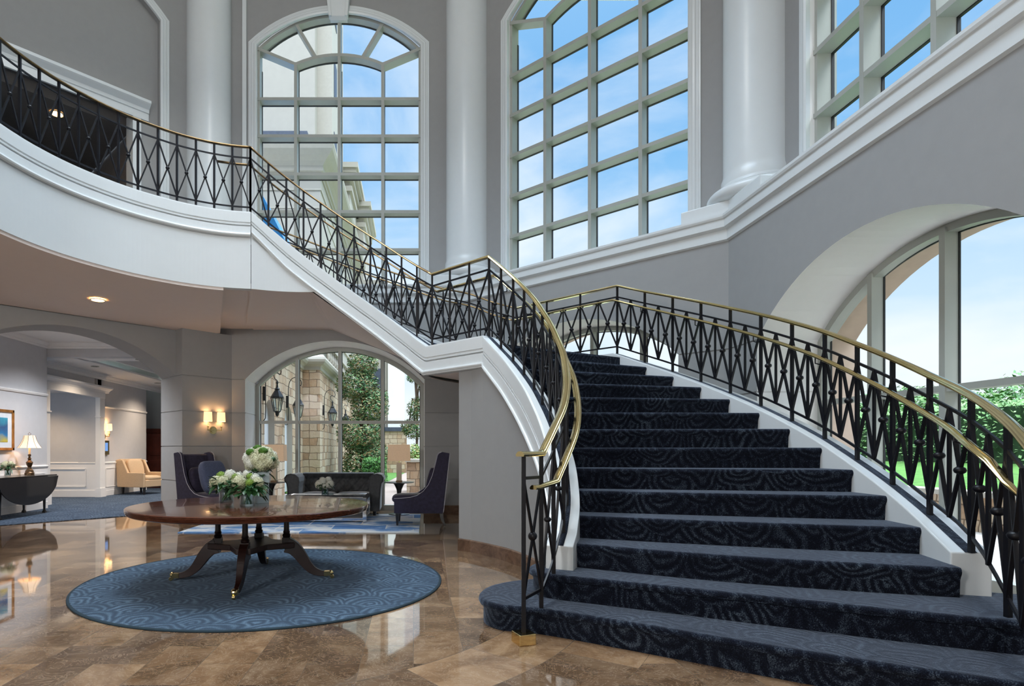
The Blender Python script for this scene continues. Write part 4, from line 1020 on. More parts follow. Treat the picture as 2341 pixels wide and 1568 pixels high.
bouquet('big round dome of cream hydrangeas with green moss balls above the square vase', (*v3,TT), hd, 26, .09, .32, cross_stems(.03,.05,.33,8), leafsz=(.09,.05))

# ------------------------------------------------------------------ seating
def cushion_mb(sx, sy, sz, puff=.35):
    mb = MB(); n = 10; rows = []
    import itertools
    def f(a, e=.38): return math.copysign(abs(a)**e, a)
    for j in range(9):
        ph = -PI/2+PI*j/8; row = []
        for i in range(24):
            th = 2*PI*i/24; c = math.cos(ph); x = f(math.cos(th))*abs(c)**.35; y = f(math.sin(th))*abs(c)**.35
            row.append(Vector((x*sx/2, y*sy/2, f(math.sin(ph),.75)*sz/2)))
        rows.append(row)
    mb.loft(rows, True, True); return mb
def place(mb, loc, rot=(0,0,0)):
    R_ = Matrix.Rotation(rot[2],3,'Z') @ Matrix.Rotation(rot[1],3,'Y') @ Matrix.Rotation(rot[0],3,'X')
    mb.v = [tuple(R_ @ Vector(v) + Vector(loc)) for v in mb.v]; return mb
def wing_chair(label, loc, rz):
    """local: faces +x, width along y"""
    t = thing('wing_chair', label, 'armchair', loc, rz, 'high-backed purple wing chairs')
    # side panel outline (x,z): seat rail, curving up to the tall wing
    side = [(-.36,.20),(.42,.20),(.42,.44),(.30,.445),(.16,.46),(.05,.49),(-.05,.56),(-.13,.66),(-.19,.80),(-.24,.98),(-.275,1.13),(-.30,1.165),(-.345,1.185),(-.47,1.165),(-.455,1.05)]
    for sg in (-1,1):
        y0, y1 = sg*.30, sg*.355
        MB().loft([[(x,y0,z) for x, z in side], [(x,y1,z) for x, z in side]], True, True).build('side_wing', 'velvet', t, bevel=.012)
        MB().tube([(x,y1+sg*.003,z) for x, z in side[2:13]], .005, 6).build('piping', 'piping', t)
    MB().loft([[(-.36,y,.20),(-.24,y,.20),(-.24,y,.46),(-.38,y,1.13),(-.41,y,1.15),(-.47,y,1.15)] for y in (-.31,.31)], True, True).build('backrest', 'velvet', t, bevel=.015)
    MB().tube([(-.37,sg_*1.0*.355,.22) if False else (-.372,.352,.22), (-.475,.352,1.16)], .005, 6).build('piping', 'piping', t)
    MB().box((.04,0,.265),(.76,.62,.13)).build('seat_base','velvet',t,bevel=.01)
    place(cushion_mb(.72,.61,.15),(.11,0,.42)).build('seat_cushion','velvet',t,smooth=True)
    place(cushion_mb(.14,.50,.46),(-.17,0,.70),(0,-.22,0)).build('back_cushion','velvet',t,smooth=True)
    for x, y, k in ((.37,.29,0),(.37,-.29,0),(-.34,.29,1),(-.34,-.29,1)):
        rows = []
        for z, w_, dx in ((.20,.030,0),(.10,.022,-.01*k),(.0,.014,-.06*k)): rows.append([(x+dx+a*w_,y+b*w_,z) for a, b in ((-1,-1),(1,-1),(1,1),(-1,1))])
        MB().loft(rows[::-1], True, True).build('leg','blackwood',t)
    return t
wc = wing_chair('high-backed dark purple wing chair facing left, right of the sofa', (.12,9.72,.014), PI-.03)
wl2 = wing_chair('high-backed dark purple wing chair left of the sofa holding a slate-blue pillow', (-3.52,10.1,.014), -.50)
tag(place(cushion_mb(.17,.52,.56), (0,0,0), (0,-.28,0)).build('throw_pillow','pillow',smooth=True), 'slate-blue textured pillow propped in the left wing chair', 'cushion').location = (-3.41,10.00,.775)
bpy.data.objects['throw_pillow'].rotation_euler = (0,0,-.50)

# sofa
def sofa():
    t = thing('chesterfield_sofa', 'charcoal tufted chesterfield sofa in front of the back window', 'sofa', (-1.47,11.35,.014))
    W = 1.80; H = .76; Dp = .86
    back = MB(); nx, nz = 60, 16; rows = []
    bx = W-.42
    for i in range(nx+1):
        x = -bx/2+bx*i/nx; row = []
        for j in range(nz+1):
            s = j/nz; z = .38+(H-.06-.38)*s; yb = .12+.06*s - .05*max(0,(s-.8)*5)**2
            u = (x/ .18); v = s/.30; row_ = math.floor(v+.5)
            fx = (u+.5*(row_ % 2)); dx_ = abs(fx-round(fx))*.18; dz_ = abs(v-row_)*.11
            dimp = .035*math.exp(-((dx_/.03)**2+(dz_/.03)**2)); 
            d1 = abs(((u+v*.5)+.5) % 1-.5)*.18; d2 = abs(((u-v*.5)+.5) % 1-.5)*.18
            cre = .030*(math.exp(-(d1/.016)**2)+math.exp(-(d2/.016)**2))
            row.append(Vector((x, yb+dimp*0+cre, z)))
        row += [Vector((x,.10+.02,H)), Vector((x,.18,H+.02)), Vector((x,.26,H)), Vector((x,.31,H-.07)), Vector((x,.32,H-.14)), Vector((x,.30,.1)), Vector((x,.2,.1))]
        rows.append(row)
    back.loft(rows, True, True); b = back.build('backrest','sofa',t,smooth=True, auto=1.2)
    bt = MB()
    for i in range(-4,5):
        for j, s in enumerate((.30,.60,.90)):
            x = i*.18+(.09 if j % 2 else 0)
            if abs(x) < bx/2: bt.ico((x,.145+.05*s,.38+(H-.44)*s),.011,1)
    bt.build('tufting_button','sofa',b)
    MB().box((0,-.13,.21),(W-.34,.68,.16)).build('base','sofa',t,bevel=.01)
    for sg in (-1,1): place(cushion_mb((W-.44)/2,.62,.13),(sg*(W-.44)/4,-.15,.35)).build('seat_cushion','sofa',t,smooth=True, label='smooth grey seat cushion')
    for sg in (-1,1):
        # rolled arm: profile in x,z swept along y
        xi = sg*(W/2-.24); pr = []
        pts = [(0,.08),(0,.55),(-.015,.63),(.0,.71),(.06,.76),(.14,.775),(.215,.755),(.255,.70),(.25,.64),(.215,.60),(.20,.50),(.185,.3),(.18,.08)]
        rows = [[(xi+sg*a*(k), y, z if z < .5 else .5+(z-.5)*k2) for a, z in pts] for y, k, k2 in ((-.50,.92,.96),(-.49,1,1),(.30,1,1))]
        a_ = MB().loft(rows, True, True).build('armrest','sofa',t,bevel=.015,smooth=False)
        MB().tube([(xi+sg*a, -.506, z) for a, z in pts], .007, 6).build('piping','sofa',a_)
        MB().lathe([(.028,.0),(.035,.08)], (xi+sg*.09,-.44,0), 10).build('leg','blackwood',t); MB().lathe([(.028,.0),(.035,.08)], (xi+sg*.09,.25,0), 10).build('leg','blackwood',t)
    return t
sofa()
# coffee table
ct = thing('coffee_table', 'low chrome-framed coffee table with dark glass top on the blue rug', 'coffee table', (-1.54,10.3,.014))
cw, cd, chh = 1.50, .90, .42
MB().box((0,0,chh-.015),(cw-.08,cd-.08,.012)).build('tabletop','darkglass',ct)
fr = MB()
for sy in (-1,1): fr.box((0,sy*(cd/2-.03),chh-.02),(cw,.06,.05)); fr.box((0,sy*(cd/2-.03),.045),(cw,.06,.05))
for sx in (-1,1): fr.box((sx*(cw/2-.03),0,chh-.02),(.06,cd,.05)); fr.box((sx*(cw/2-.03),0,.045),(.06,cd,.05))
fr.build('frame','chrome',ct,bevel=.003)
for sx in (-1,1):
    for sy in (-1,1): MB().box((sx*(cw/2-.03),sy*(cd/2-.03),.21),(.062,.062,.40)).build('leg','chrome',ct,bevel=.003)
MB().box((0,0,.13),(cw-.14,cd-.14,.12)).build('shelf','blackwood',ct)
glass_vase('small clear vase on the coffee table in front of the sofa', -1.56, 10.35, .014+chh-.008, .06, .15)
bouquet('small bouquet of white roses on the coffee table', (-1.56,10.35,.43), [((-.10,-.02,.19),.075,W_,60),((-.03,-.06,.25),.06,W_,60),((.09,-.02,.20),.07,W_,60),((.05,.05,.27),.06,W_,50),((-.05,.05,.26),.06,W_,50),((.02,-.06,.18),.06,W_,50)], 60, .16, .18, cross_stems(.045,.02,.13,10), leafsz=(.07,.035))
def side_table(label, x, y):
    t = thing('side_table', label, 'side table', (x,y,.014), 0, 'black pedestal side tables')
    MB().lathe([(0,.59),(.26,.595),(.285,.605),(.285,.615),(0,.62)], seg=40).build('tabletop','blackwood',t,smooth=True,auto=.5)
    MB().lathe([(.20,0),(.20,.012),(.10,.03),(.05,.08),(.035,.16),(.035,.34),(.05,.47),(.085,.55),(.12,.595)], seg=28).build('pedestal','blackwood',t,smooth=True,auto=.6)
def table_lamp(label, x, y, z=.634):
    t = thing('table_lamp', label, 'lamp', (x,y,z), 0, 'drum-shade lamps on the side tables')
    MB().box((0,0,.01),(.12,.12,.02)).build('base','bronze',t); MB().box((0,0,.19),(.098,.098,.34),rz=0).build('body','alabaster',t,bevel=.004)
    MB().lathe([(.012,.36),(.012,.42)],seg=10).build('stem','brass',t)
    MB().loft([[(a*w,b*d,z) for a, b in ((-1,-1),(1,-1),(1,1),(-1,1))] for w, d, z in ((.215,.15,.39),(.205,.145,.70))], True, False).build('lamp_shade','shade',t)
side_table('black round pedestal table between the sofa and the right wing chair', -.27, 11.1); side_table('black round pedestal table left of the sofa', -2.70, 11.1)
table_lamp('drum-shade table lamp between the sofa and the right wing chair', -.27, 11.12); table_lamp('drum-shade table lamp left of the sofa behind the flowers', -2.64, 11.12)

# beige armchair in the corridor
t = thing('armchair', 'beige upholstered armchair with black legs in the corridor', 'armchair', (-7.62,16.5,.012), -.30)
MB().box((0,0,.30),(.86,.74,.20)).build('base','beige',t,bevel=.02)
for sg in (-1,1): 
    side = [(-.47,.20),(.42,.20),(.42,.60),(-.12,.60),(-.30,.95),(-.52,.95)]
    MB().loft([[(x,sg*.36,z) for x, z in side],[(x,sg*.44,z) for x, z in side]], True, True).build('armrest','beige',t,bevel=.015)
MB().loft([[(-.45,y,.20),(-.30,y,.20),(-.38,y,.98),(-.53,y,.96)] for y in (-.40,.40)], True, True).build('backrest','beige',t,bevel=.02)
place(cushion_mb(.66,.66,.15),(.10,0,.44)).build('seat_cushion','beige',t,smooth=True)
place(cushion_mb(.15,.58,.50),(-.26,0,.72),(0,-.25,0)).build('back_cushion','beige',t,smooth=True)
for x in (-.36,.36):
    for y in (-.34,.34): MB().box((x,y,.10),(.06,.06,.20),taper=.6).build('leg','blackwood',t)

# drop-leaf console
t = thing('drop_leaf_table', 'dark drop-leaf table with a round hanging leaf against the corridor wall', 'table', (-7.39,10.8,.012), 0)
zt = .74
MB().box((0,0,zt-.012),(.62,1.7,.022)).build('tabletop','blackwood',t,bevel=.004)
lf_ = MB(); R_ = .85; n = 24
pts = [(.315, -R_+2*R_*i/n, zt-.03-math.sqrt(max(0,1-((-R_+2*R_*i/n)/R_)**2))*.50) for i in range(n+1)]
top = [(.315, p[1], zt-.026) for p in pts]
lf_.loft([[Vector(p), Vector(q), Vector(q)+Vector((.02,0,0)), Vector(p)+Vector((.02,0,0))] for p, q in zip(pts, top)], True, True); lf_.build('drop_leaf','blackwood',t)
MB().box((0,0,zt-.07),(.50,1.3,.10)).build('apron','blackwood',t)
for x in (-.20,.20):
    for y in (-.62,.62):
        rows = [[(x+a*w_,y+b*w_,z) for a, b in ((-1,-1),(1,-1),(1,1),(-1,1))] for z, w_ in ((0,.03),(.03,.026),(.06,.014),(.3,.019),(.70,.030))]
        MB().loft(rows, True, True).build('leg','blackwood',t)
# bell lamp
t = thing('table_lamp', 'bronze candlestick lamp with pleated bell shade on the drop-leaf table', 'lamp', (-7.42,11.33,.752))
MB().lathe([(.085,0),(.085,.04),(.075,.05),(.07,.08),(.055,.10),(.04,.12),(.03,.15),(.05,.19),(.062,.24),(.05,.255),(.035,.27),(.022,.29),(.035,.31),(.02,.33),(.018,.36),(.03,.37),(.03,.39),(.012,.40)], seg=8).build('base','bronze',t,auto=.6)
MB().lathe([(.018,.40),(.018,.56)],seg=10).build('candle_tube','candle',t)
rows = [[(r*math.cos(2*PI*k/8+PI/8), r*math.sin(2*PI*k/8+PI/8), z) for k in range(8)] for r, z in ((.205,.52),(.175,.56),(.14,.62),(.115,.68),(.095,.76))]
MB().loft(rows, True, False).build('lamp_shade','shade_soft',t)
rb_ = MB()
for k in range(8): rb_.tube([r_[k] for r_ in rows], .0035, 5)
rb_.build('shade_rib','bronze',t); MB().tube([(-.0,0,.76),(-.03,0,.79),(0,0,.82),(.03,0,.79),(0,0,.76)],.004,5).build('finial','bronze',t)
glass_vase('small glass vase at the left end of the drop-leaf table', -7.42, 10.72, .752, .05, .11)
bouquet('small cream and green bouquet on the drop-leaf table beside the bell lamp', (-7.42,10.72,.752), [((-.03,-.05,.20),.06,K_,60),((.05,.0,.22),.055,K_,60),((.02,.08,.19),.055,K_,60),((-.06,.04,.23),.05,K_,50)], 50, .13, .19, cross_stems(.04,.02,.14,8), leafsz=(.09,.04))
# painting
t = thing('framed_painting', 'gilt-framed seascape with wide white mat on the corridor wall', 'painting', (-7.70,10.75,1.61))
hw, hh = .50, .36
f_ = MB()
for a, b, c_, d_ in ((0,hh,2*hw+.05,.05),(0,-hh,2*hw+.05,.05)): f_.box((.015,0,b),(.03,c_,d_))
for b in (-hw,hw): f_.box((.015,b,0),(.03,.05,2*hh+.05))
f_.build('frame','gold',t,bevel=.005); MB().box((.004,0,0),(.008,2*hw,2*hh)).build('mat_board','mat',t); MB().box((.007,0,0),(.010,2*hw-.28,2*hh-.26)).build('canvas','painting',t)
# sconces
def sconce(label, pos, rz, n, name='wall_sconce'):
    """local: wall is y=0 plane, projects -y"""
    t = thing(name, label, 'wall light', pos, rz)
    MB().tube([(0,-.0,0),(0,-.015,0)],.072,28).tube([(0,-.015,0),(0,-.03,0)],.05,24).build('backplate','brass',t)
    xs = (-.13,.13) if n == 2 else (-.13,0,.13)
    ar = MB().box((0,-.07,0),(.28,.015,.015)).box((0,-.04,0),(.02,.06,.02))
    if n == 3: ar.box((0,-.10,0),(.012,.10,.012))
    ar.build('arm','brass',t)
    for x in xs:
        y = -.07 if (n == 2 or x) else -.15
        MB().lathe([(.008,0),(.008,.05),(.022,.055),(.022,.065),(.01,.07)],(x,y,0),12).build('candle_cup','brass',t)
        MB().lathe([(.010,.07),(.010,.16)],(x,y,0),10).build('candle','candle',t)
        MB().lathe([(.085,.15),(.075,.32)],(x,y,0),24).build('dummy','shade_lit',t) if False else MB().loft([[(x+r*math.cos(2*PI*k/24),y+r*math.sin(2*PI*k/24)*.8,z) for k in range(24)] for r, z in ((.082,.16),(.074,.335))], True, False).build('lamp_shade','shade_lit',t,smooth=True)
        l = bpy.data.lights.new('sconce_bulb','POINT'); l.energy = 1.8; l.color = (1,.66,.36); l.shadow_soft_size = .03
        lo = bpy.data.objects.new('sconce_bulb', l); C.objects.link(lo); lo.parent = t; lo.location = (x,y,.25)
    return t
pp = SD.p(2.27,-.285,1.60); sconce('two-light brass wall sconce with white shades on the stone-coursed pier', pp, PI/4, 2)
sconce('three-light brass wall sconce in the corridor above the brass call panel', (-8.25,15.62,1.60), PI/2, 3)
t = thing('call_panel', 'tall brass lift call panel with a small blue display on the corridor wall', 'sign', (-8.24,15.66,1.30))
MB().box((.02,0,0),(.04,.30,.38)).build('plate','brass',t,bevel=.004); MB().box((.042,0,.02),(.006,.13,.22)).build('display','screenb',t)
tag(MB().box((-8.235,15.42,1.47),(.03,.09,.17)).build('thermostat','white_matt',bevel=.005), 'small white thermostat box left of the brass call panel', 'thermostat')
# bell lamp bulb
def point(parent, loc, e, col=(1,.66,.36), r=.04):
    l = bpy.data.lights.new('bulb_light','POINT'); l.energy = e; l.color = col; l.shadow_soft_size = r
    o = bpy.data.objects.new('bulb_light', l); C.objects.link(o); o.location = loc
    if parent: o.parent = parent
    return o

# ------------------------------------------------------------------ outside
gr = MB(); gr.add([(-60,12.9,-.06),(60,12.9,-.06),(60,120,-.06),(-60,120,-.06)], [(0,1,2,3)]); gr.add([(5.8,-10,-.06),(60,-10,-.06),(60,12.9,-.06),(5.8,12.9,-.06)], [(0,1,2,3)]); struct(gr, 'floor_ground', 'ground')
struct(MB().prism([(-4,12.2),(5,12.2),(5,16),(1.2,16.6),(.9,34),(-.4,34),(-1.5,17),(-4,17)], -.055, -.03), 'floor_path', 'path')
struct(MB().prism([(5.35,-8),(8.9,-8),(8.9,11),(5.0,13),(4.6,9)], -.055, -.02), 'floor_terrace', 'paver')
struct(MB().prism([(-3.6,17.2),(-1.4,17.2),(-.42,34),(-12,34),(-8,20)], -.055, -.02), 'floor_lawn', 'grass')
struct(MB().add([(8.9,-6,.55),(12.5,-6,.98),(40,-6,1.0),(40,30,1.0),(12.5,30,.98),(8.9,14,.55)], [(0,1,4,5),(1,2,3,4)]), 'floor_lawn_right', 'grass')
# stone wing seen through the lower back window
bw = thing('hotel_wing', 'fieldstone and cream hotel wing with arches outside the back window', 'building', (-4,18,0))
def bwp(mb, name, m, **k): o = mb.build(name, m, **k); o.parent = bw; o.location = (4,-18,0); return o
Y0 = 19.3; X1 = -3.64; X2 = -3.10
def arcade(x, y0, y1, z1, openings, mat, name):
    """wall in plane X=x with arched openings (centre, half, spring)"""
    mb = MB(); rv = MB(); edges = sorted(openings); cur = y0
    for c, h, s in edges:
        mb.add([(x,cur,-.1),(x,c-h,-.1),(x,c-h,z1),(x,cur,z1)], [(0,1,2,3)])
        ap = arc_pts(h, s, h*.98, 14)
        for (a, za), (b, zb) in zip(ap, ap[1:]): mb.add([(x,c+a,za),(x,c+b,zb),(x,c+b,z1),(x,c+a,z1)], [(0,1,2,3)])
        rv.loft([[(x,c+a,z),(x-.35,c+a,z)] for a, z in [(-h,-.1)]+ap+[(h,-.1)]], False)
        cur = c+h
    mb.add([(x,cur,-.1),(x,y1,-.1),(x,y1,z1),(x,cur,z1)], [(0,1,2,3)])
    bwp(mb, name, mat); bwp(rv, 'arch_reveal', 'creamtrim')
    return edges
op = arcade(X1, 12.9, Y0, 4.6, [(13.2,.25,2.0),(14.85,.52,2.0),(17.1,.52,2.0)], 'stoney', 'wall')
wn = MB(); wf = MB()
for c, h, s in op:
    wn.box((X1-.34,c,1.3),(.02,2*h,2.7)); wf.box((X1-.31,c,1.62),(.05,2*h,.07)); wf.box((X1-.31,c-h+.03,.9),(.05,.06,1.8)); wf.box((X1-.31,c+h-.03,.9),(.05,.06,1.8))
bwp(wn, 'window', 'slate'); bwp(wf, 'window_frame', 'white_matt')
bwp(MB().box(((X1+X2)/2-.2,Y0+.23,1.95),(X2-X1+.46,.5,4.1)), 'pier', 'stonex')
bwp(MB().add([(X2,Y0,-.1),(X2,32,-.1),(X2,32,4.0),(X2,Y0,4.0)], [(0,1,2,3)]), 'wall', 'stoney')
cn = MB(); CP = [(0,3.86),(.05,3.88),(.05,3.98),(.10,4.02),(.17,4.05),(.22,4.12),(.24,4.20),(.22,4.28),(.16,4.34),(.06,4.38),(0,4.38)]
def wrap(prof, x1, x2, y0, yA, yB):
    rows = []
    for px_, py_ in ((0,yA),(1,y0),(2,y0),(3,yB)):
        rows.append([((x1+o if px_ < 2 else x2+o), (yA if px_ == 0 else yB if px_ == 3 else y0-o), z) for o, z in prof])
    return rows
cn.loft(wrap(CP, X1, X2, Y0, 12.9, 32), False); bwp(cn, 'string_course', 'creamtrim')
up = MB(); up.add([(X2,Y0+.25,4.3),(X2,32,4.3),(X2,32,10.6),(X2,Y0+.25,10.6)], [(0,1,2,3)]); up.add([(-9,Y0+.25,4.3),(X2,Y0+.25,4.3),(X2,Y0+.25,10.6),(-9,Y0+.25,10.6)], [(0,1,2,3)])
bwp(up, 'upper_wall', 'cream')
UC = [(a,b+1.08) for a,b in [(0,9.3),(.04,9.3),(.04,9.42),(.10,9.44),(.10,9.6),(.20,9.72),(.34,9.84),(.46,10.0),(.50,10.14),(.50,10.22),(.42,10.3),(0,10.34)]]
rows = []
for k, (xx, yy) in enumerate(((-9,0),(0,0),(0,1))):
    rows.append([((-9 if k == 0 else X2+o), (Y0+.25-o if k < 2 else 32), z) for o, z in UC])
cn = MB().loft(rows, False); bwp(cn, 'cornice', 'creamtrim')
cn = MB()
for z, o in ((9.9,.03),(9.3,.02),(5.6,.05)): cn.loft([[((-9 if k == 0 else X2+q), (Y0+.25-q if k < 2 else 32), zz) for q, zz in ((0,z),(o,z),(o,z+.06),(0,z+.06))] for k in range(3)], False)
bwp(cn, 'moulding', 'creamtrim')
# pilasters and balustrade on the side
bl = MB()
for i in range(12): 
    y = 20.6+i*.55; bl.lathe([(.05,4.4),(.07,4.55),(.035,4.75),(.05,4.85)],(X2+.10,y,0),8)
bl.box((X2+.10,23.6,4.9),(.18,7,.10)); bwp(bl, 'balustrade', 'creamtrim')
# tower behind
tw = thing('hotel_tower', 'tall cream hotel tower rising behind the stone wing', 'building', (-6,28,0))
def twp(mb, name, m, **k): o = mb.build(name, m, **k); o.parent = tw; o.location = (6,-28,0); return o
twp(MB().box((-9.4,30,13),(10.4,10,26)), 'wall', 'cream')
twp(MB().box((-3.9,27.6,14),(.7,4,28)), 'bay', 'creamtrim')
t_ = MB()
for z in (13.2,16.6,20.0): t_.box((-4.16,27.2,z),(.5,3.0,.18))
twp(t_, 'ledge', 'creamtrim')
t_ = MB()
for z in (14.6,17.9,21.3):
    for y in (26.6,28.6): t_.box((-3.54,y,z),(.03,.9,1.7))
twp(t_, 'window', 'slate')
t_ = MB().box((-7.4,24.0,13.65),(6.4,1.6,.45)); twp(t_, 'roof', 'slate')
# far block to the right of the magnolia
fb = thing('hotel_block', 'white hotel block with stone base beyond the magnolia tree', 'building', (-1,32,0))
def fbp(mb, name, m, **k): o = mb.build(name, m, **k); o.parent = fb; o.location = (1,-32,0); return o
fbp(MB().box((-2.7,36.1,6.7),(3.0,5,8.6)), 'wall', 'cream'); fbp(MB().box((-1.0,34.9,6.7),(.9,3,8.5)), 'bay', 'white_matt')
t_ = MB()
for z in (3.4,4.6,5.8,7.0,8.2): t_.box((-.72,33.48,z),(.34,.03,.04))
fbp(t_, 'joint', 'mullion')
fbp(MB().box((-2.2,34.6,1.1),(3.6,3.4,2.4)), 'base', 'stonex'); fbp(MB().box((-2.2,34.6,2.42),(3.8,3.6,.22)), 'roof_edge', 'slate')
t_ = MB()
for i in range(3): t_.box((-3.9+.9*i,33.46,5.2),(.5,.03,1.4))
fbp(t_, 'window', 'slate')
# stepped pavilions in the upper view
pv = thing('hotel_pavilion', 'stepped cream pavilion with cornices seen past the wing', 'building', (-2.5,36,0))
def pvp(mb, name, m, **k): o = mb.build(name, m, **k); o.parent = pv; o.location = (2.5,-36,0); return o
for (x1_, y_, h_, w_) in ((-3.25,30,15.6,2.4),(-2.85,33.5,15.1,2.6)):
    pvp(MB().box((x1_-w_/2,y_+2,h_/2),(w_,4,h_)), 'wall', 'cream')
    mb = MB()
    for o, z in ((.12,h_-1.0),(.2,h_-.5),(.35,h_-.15),(.45,h_+.05)): mb.box((x1_-w_/2,y_+2,z),(w_+2*o,4+2*o,.26))
    pvp(mb, 'cornice', 'creamtrim')
tag(MB().loft([[(-4.7,y,8.6),(-3.62,y,7.35),(-3.0,y,6.1),(-3.15,y,5.95),(-4.7,y,6.0)] for y in (14.0,16.5)], True, True).build('awning','blueglass'), 'bright blue sloping canopy panel outside the back window behind the railing', 'canopy')

# lanterns on scroll brackets
def lantern(label, x, y, z, s=1.0):
    t = thing('wall_lantern', label, 'lantern', (x,y,z), 0, 'black scroll-bracket lanterns on the stone wing'); t.scale = (s,s,s)
    hexp = lambda r, z: [(r*math.cos(PI/3*k), r*math.sin(PI/3*k), z) for k in range(6)]
    MB().loft([hexp(.16,.0),hexp(.16,.02),hexp(.07,.17),hexp(.05,.19),hexp(.07,.21),hexp(.03,.25),hexp(.02,.33),hexp(.035,.36),hexp(.01,.42)], True, True).build('roof','darkmetal',t)
    fr = MB()
    for k in range(6):
        a, b = Vector(hexp(.155,0)[k]), Vector(hexp(.085,-.33)[k]); fr.bar(a, b, .014); fr.bar(a, hexp(.155,0)[(k+1)%6], .014); fr.bar(b, hexp(.085,-.33)[(k+1)%6], .014)
    fr.build('cage','darkmetal',t); MB().loft([hexp(.145,-.01),hexp(.08,-.32)], True, False).build('pane','vglass',t)
    MB().loft([hexp(.085,-.33),hexp(.05,-.37),hexp(.04,-.42),hexp(.0,-.47)], True, True).build('base','darkmetal',t)
    sc = []
    for k in range(26):
        a = -PI*.1+k*.35; r = .05+.012*k*.25; sc.append((-.0-.0+r*math.cos(a)*1.0, 0, .50+r*math.sin(a)))
    p = [(0,0,.42)] + [(.11*math.cos(a)-.0, 0, .53+.11*math.sin(a)) for a in [(-90+28*k)*PI/180 for k in range(0)]]
    arm = crom([(0,0,.42),(-.06,0,.47),(-.07,0,.56),(0,0,.60),(.07,0,.56),(.09,0,.66),(.02,0,.76),(-.10,0,.79),(-.21,0,.72),(-.27,0,.55),(-.28,0,.2),(-.28,0,-.40),(-.30,0,-.52),(-.35,0,-.55),(-.40,0,-.50),(-.37,0,-.43)], 4)
    MB().tube(arm, .011, 6).build('scroll_bracket','darkmetal',t); MB().box((-.31,0,.10),(.06,.08,.34)).build('wall_plate','darkmetal',t)
lantern('nearest and largest black lantern outside, in the left pane of the back window', -3.30, 14.2, 2.50, 1.0)
lantern('black lantern half hidden by the first mullion of the back window', -3.26, 16.6, 2.50, 1.0)
lantern('black lantern against the receding stone facade beside the middle mullion', -2.76, 20.0, 2.50, 1.0)
lantern('farthest small black lantern in front of the magnolia', -2.80, 24.2, 2.50, 1.0)

# foliage
def leaves(mb, centre, rad, n, size, shell=.55):
    for i in range(n):
        z = random.uniform(-1,1); a = random.uniform(0,2*PI); r = math.sqrt(1-z*z); k = random.uniform(shell,1)**.7
        d = Vector((r*math.cos(a), r*math.sin(a), z)); p = Vector((centre[0]+d.x*rad[0]*k, centre[1]+d.y*rad[1]*k, centre[2]+d.z*rad[2]*k))
        u = Vector((random.uniform(-1,1), random.uniform(-1,1), random.uniform(-.6,.6))).normalized(); v = u.cross(d+Vector((.1,.2,.3))).normalized(); s = size*random.uniform(.6,1.3)
        mb.add([p-u*s, p-v*s*.35, p+u*s, p+v*s*.35], [(0,1,2,3)])
def tree(name, label, base, blobs, n, size, mat, trunk=(.12,1.0)):
    t = thing(name, label, 'tree', base); mb = MB()
    tot = sum(b[1][0]*b[1][2] for b in blobs)
    for c, r in blobs: leaves(mb, c, r, int(n*r[0]*r[2]/tot), size)
    mb.build('foliage', mat, t)
    tk = MB().tube([(0,0,0),(.03,0,trunk[1]*.5),(0,.03,trunk[1])], lambda s: trunk[0]*(1-.4*s), 8)
    for c, r in blobs[:6]: tk.tube([(0,0,trunk[1]*.7),(c[0]*.5,c[1]*.5,(c[2]+trunk[1])/2),(c[0],c[1],c[2])], .03, 5)
    tk.build('trunk', 'bark', t); return t
tree('magnolia_tree', 'tall dense magnolia tree behind the middle panes of the back window', (-1.9,22.0,-.03),
     [((.0,0,.75),(.85,.8,.85)),((-.1,0,1.9),(.90,.9,.8)),((.25,.1,2.9),(.75,.8,.7)),((-.2,.1,3.7),(.85,.8,.7)),((0,0,4.5),(.6,.6,.6)),((.5,0,3.2),(.5,.5,.45)),((.45,0,1.1),(.6,.6,.5))], 17000, .062, 'magnolia', (.14,3.6))
tree('young_tree', 'smaller dark-leaved tree at the right edge of the back window', (.12,23,-.03),
     [((-.1,0,2.1),(.45,.4,.45)),((.1,0,2.9),(.5,.4,.5)),((-.15,0,4.1),(.25,.25,.2)),((.1,0,4.6),(.3,.3,.3)),((-.3,0,2.2),(.35,.3,.3)),((.3,0,3.8),(.25,.3,.4))], 4200, .05, 'magnolia', (.06,4.4))
def hedge(label, x0, x1, y0, y1, h, n, mat, size=.05, group=None, z0=-.03):
    t = thing('hedge', label, 'hedge', ((x0+x1)/2,(y0+y1)/2,z0)); mb = MB(); w, d = (x1-x0)/2, (y1-y0)/2
    for i in range(n):
        f = random.random(); x = random.uniform(-w,w); y = random.uniform(-d,d); z = random.uniform(0,h)
        s = random.choice('tlf'); 
        if s == 't': z = h
        elif s == 'l': x = random.choice((-w,w))
        else: y = -d if random.random() < .7 else d
        b = .08*noise.noise(Vector((x*1.5,y*1.5,z*1.5+h))); p = Vector((x+b*2,y+b*2,z+b*2+random.uniform(-.05,.05)))
        u = Vector((random.uniform(-1,1), random.uniform(-1,1), random.uniform(-1,1))).normalized(); v = u.orthogonal().normalized(); q = size*random.uniform(.6,1.3)
        mb.add([p-u*q, p-v*q*.5, p+u*q, p+v*q*.5], [(0,1,2,3)])
    mb.build('foliage', mat, t); MB().box((0,0,h/2-.03),(2*w-.1,2*d-.1,h-.08)).build('branch_mass', 'hedgecore', t)
hedge('low dark hedge between the magnolia and the path', -1.75, -1.05, 20.5, 23, .9, 3500, 'hedge', .045)
hedge('long clipped hedge across the lawn outside the right window', 12.2, 13.6, -2, 17, 1.25, 26000, 'hedgelight', .05, z0=.95)
tree('flowering_shrub', 'loose yellow-green shrub behind the stone planter wall', (.25,20.5,-.03), [((0,0,.9),(.5,.4,.45)),((.3,.1,1.1),(.4,.4,.4)),((-.25,0,1.2),(.3,.3,.3))], 2600, .05, 'shrub', (.04,.7))
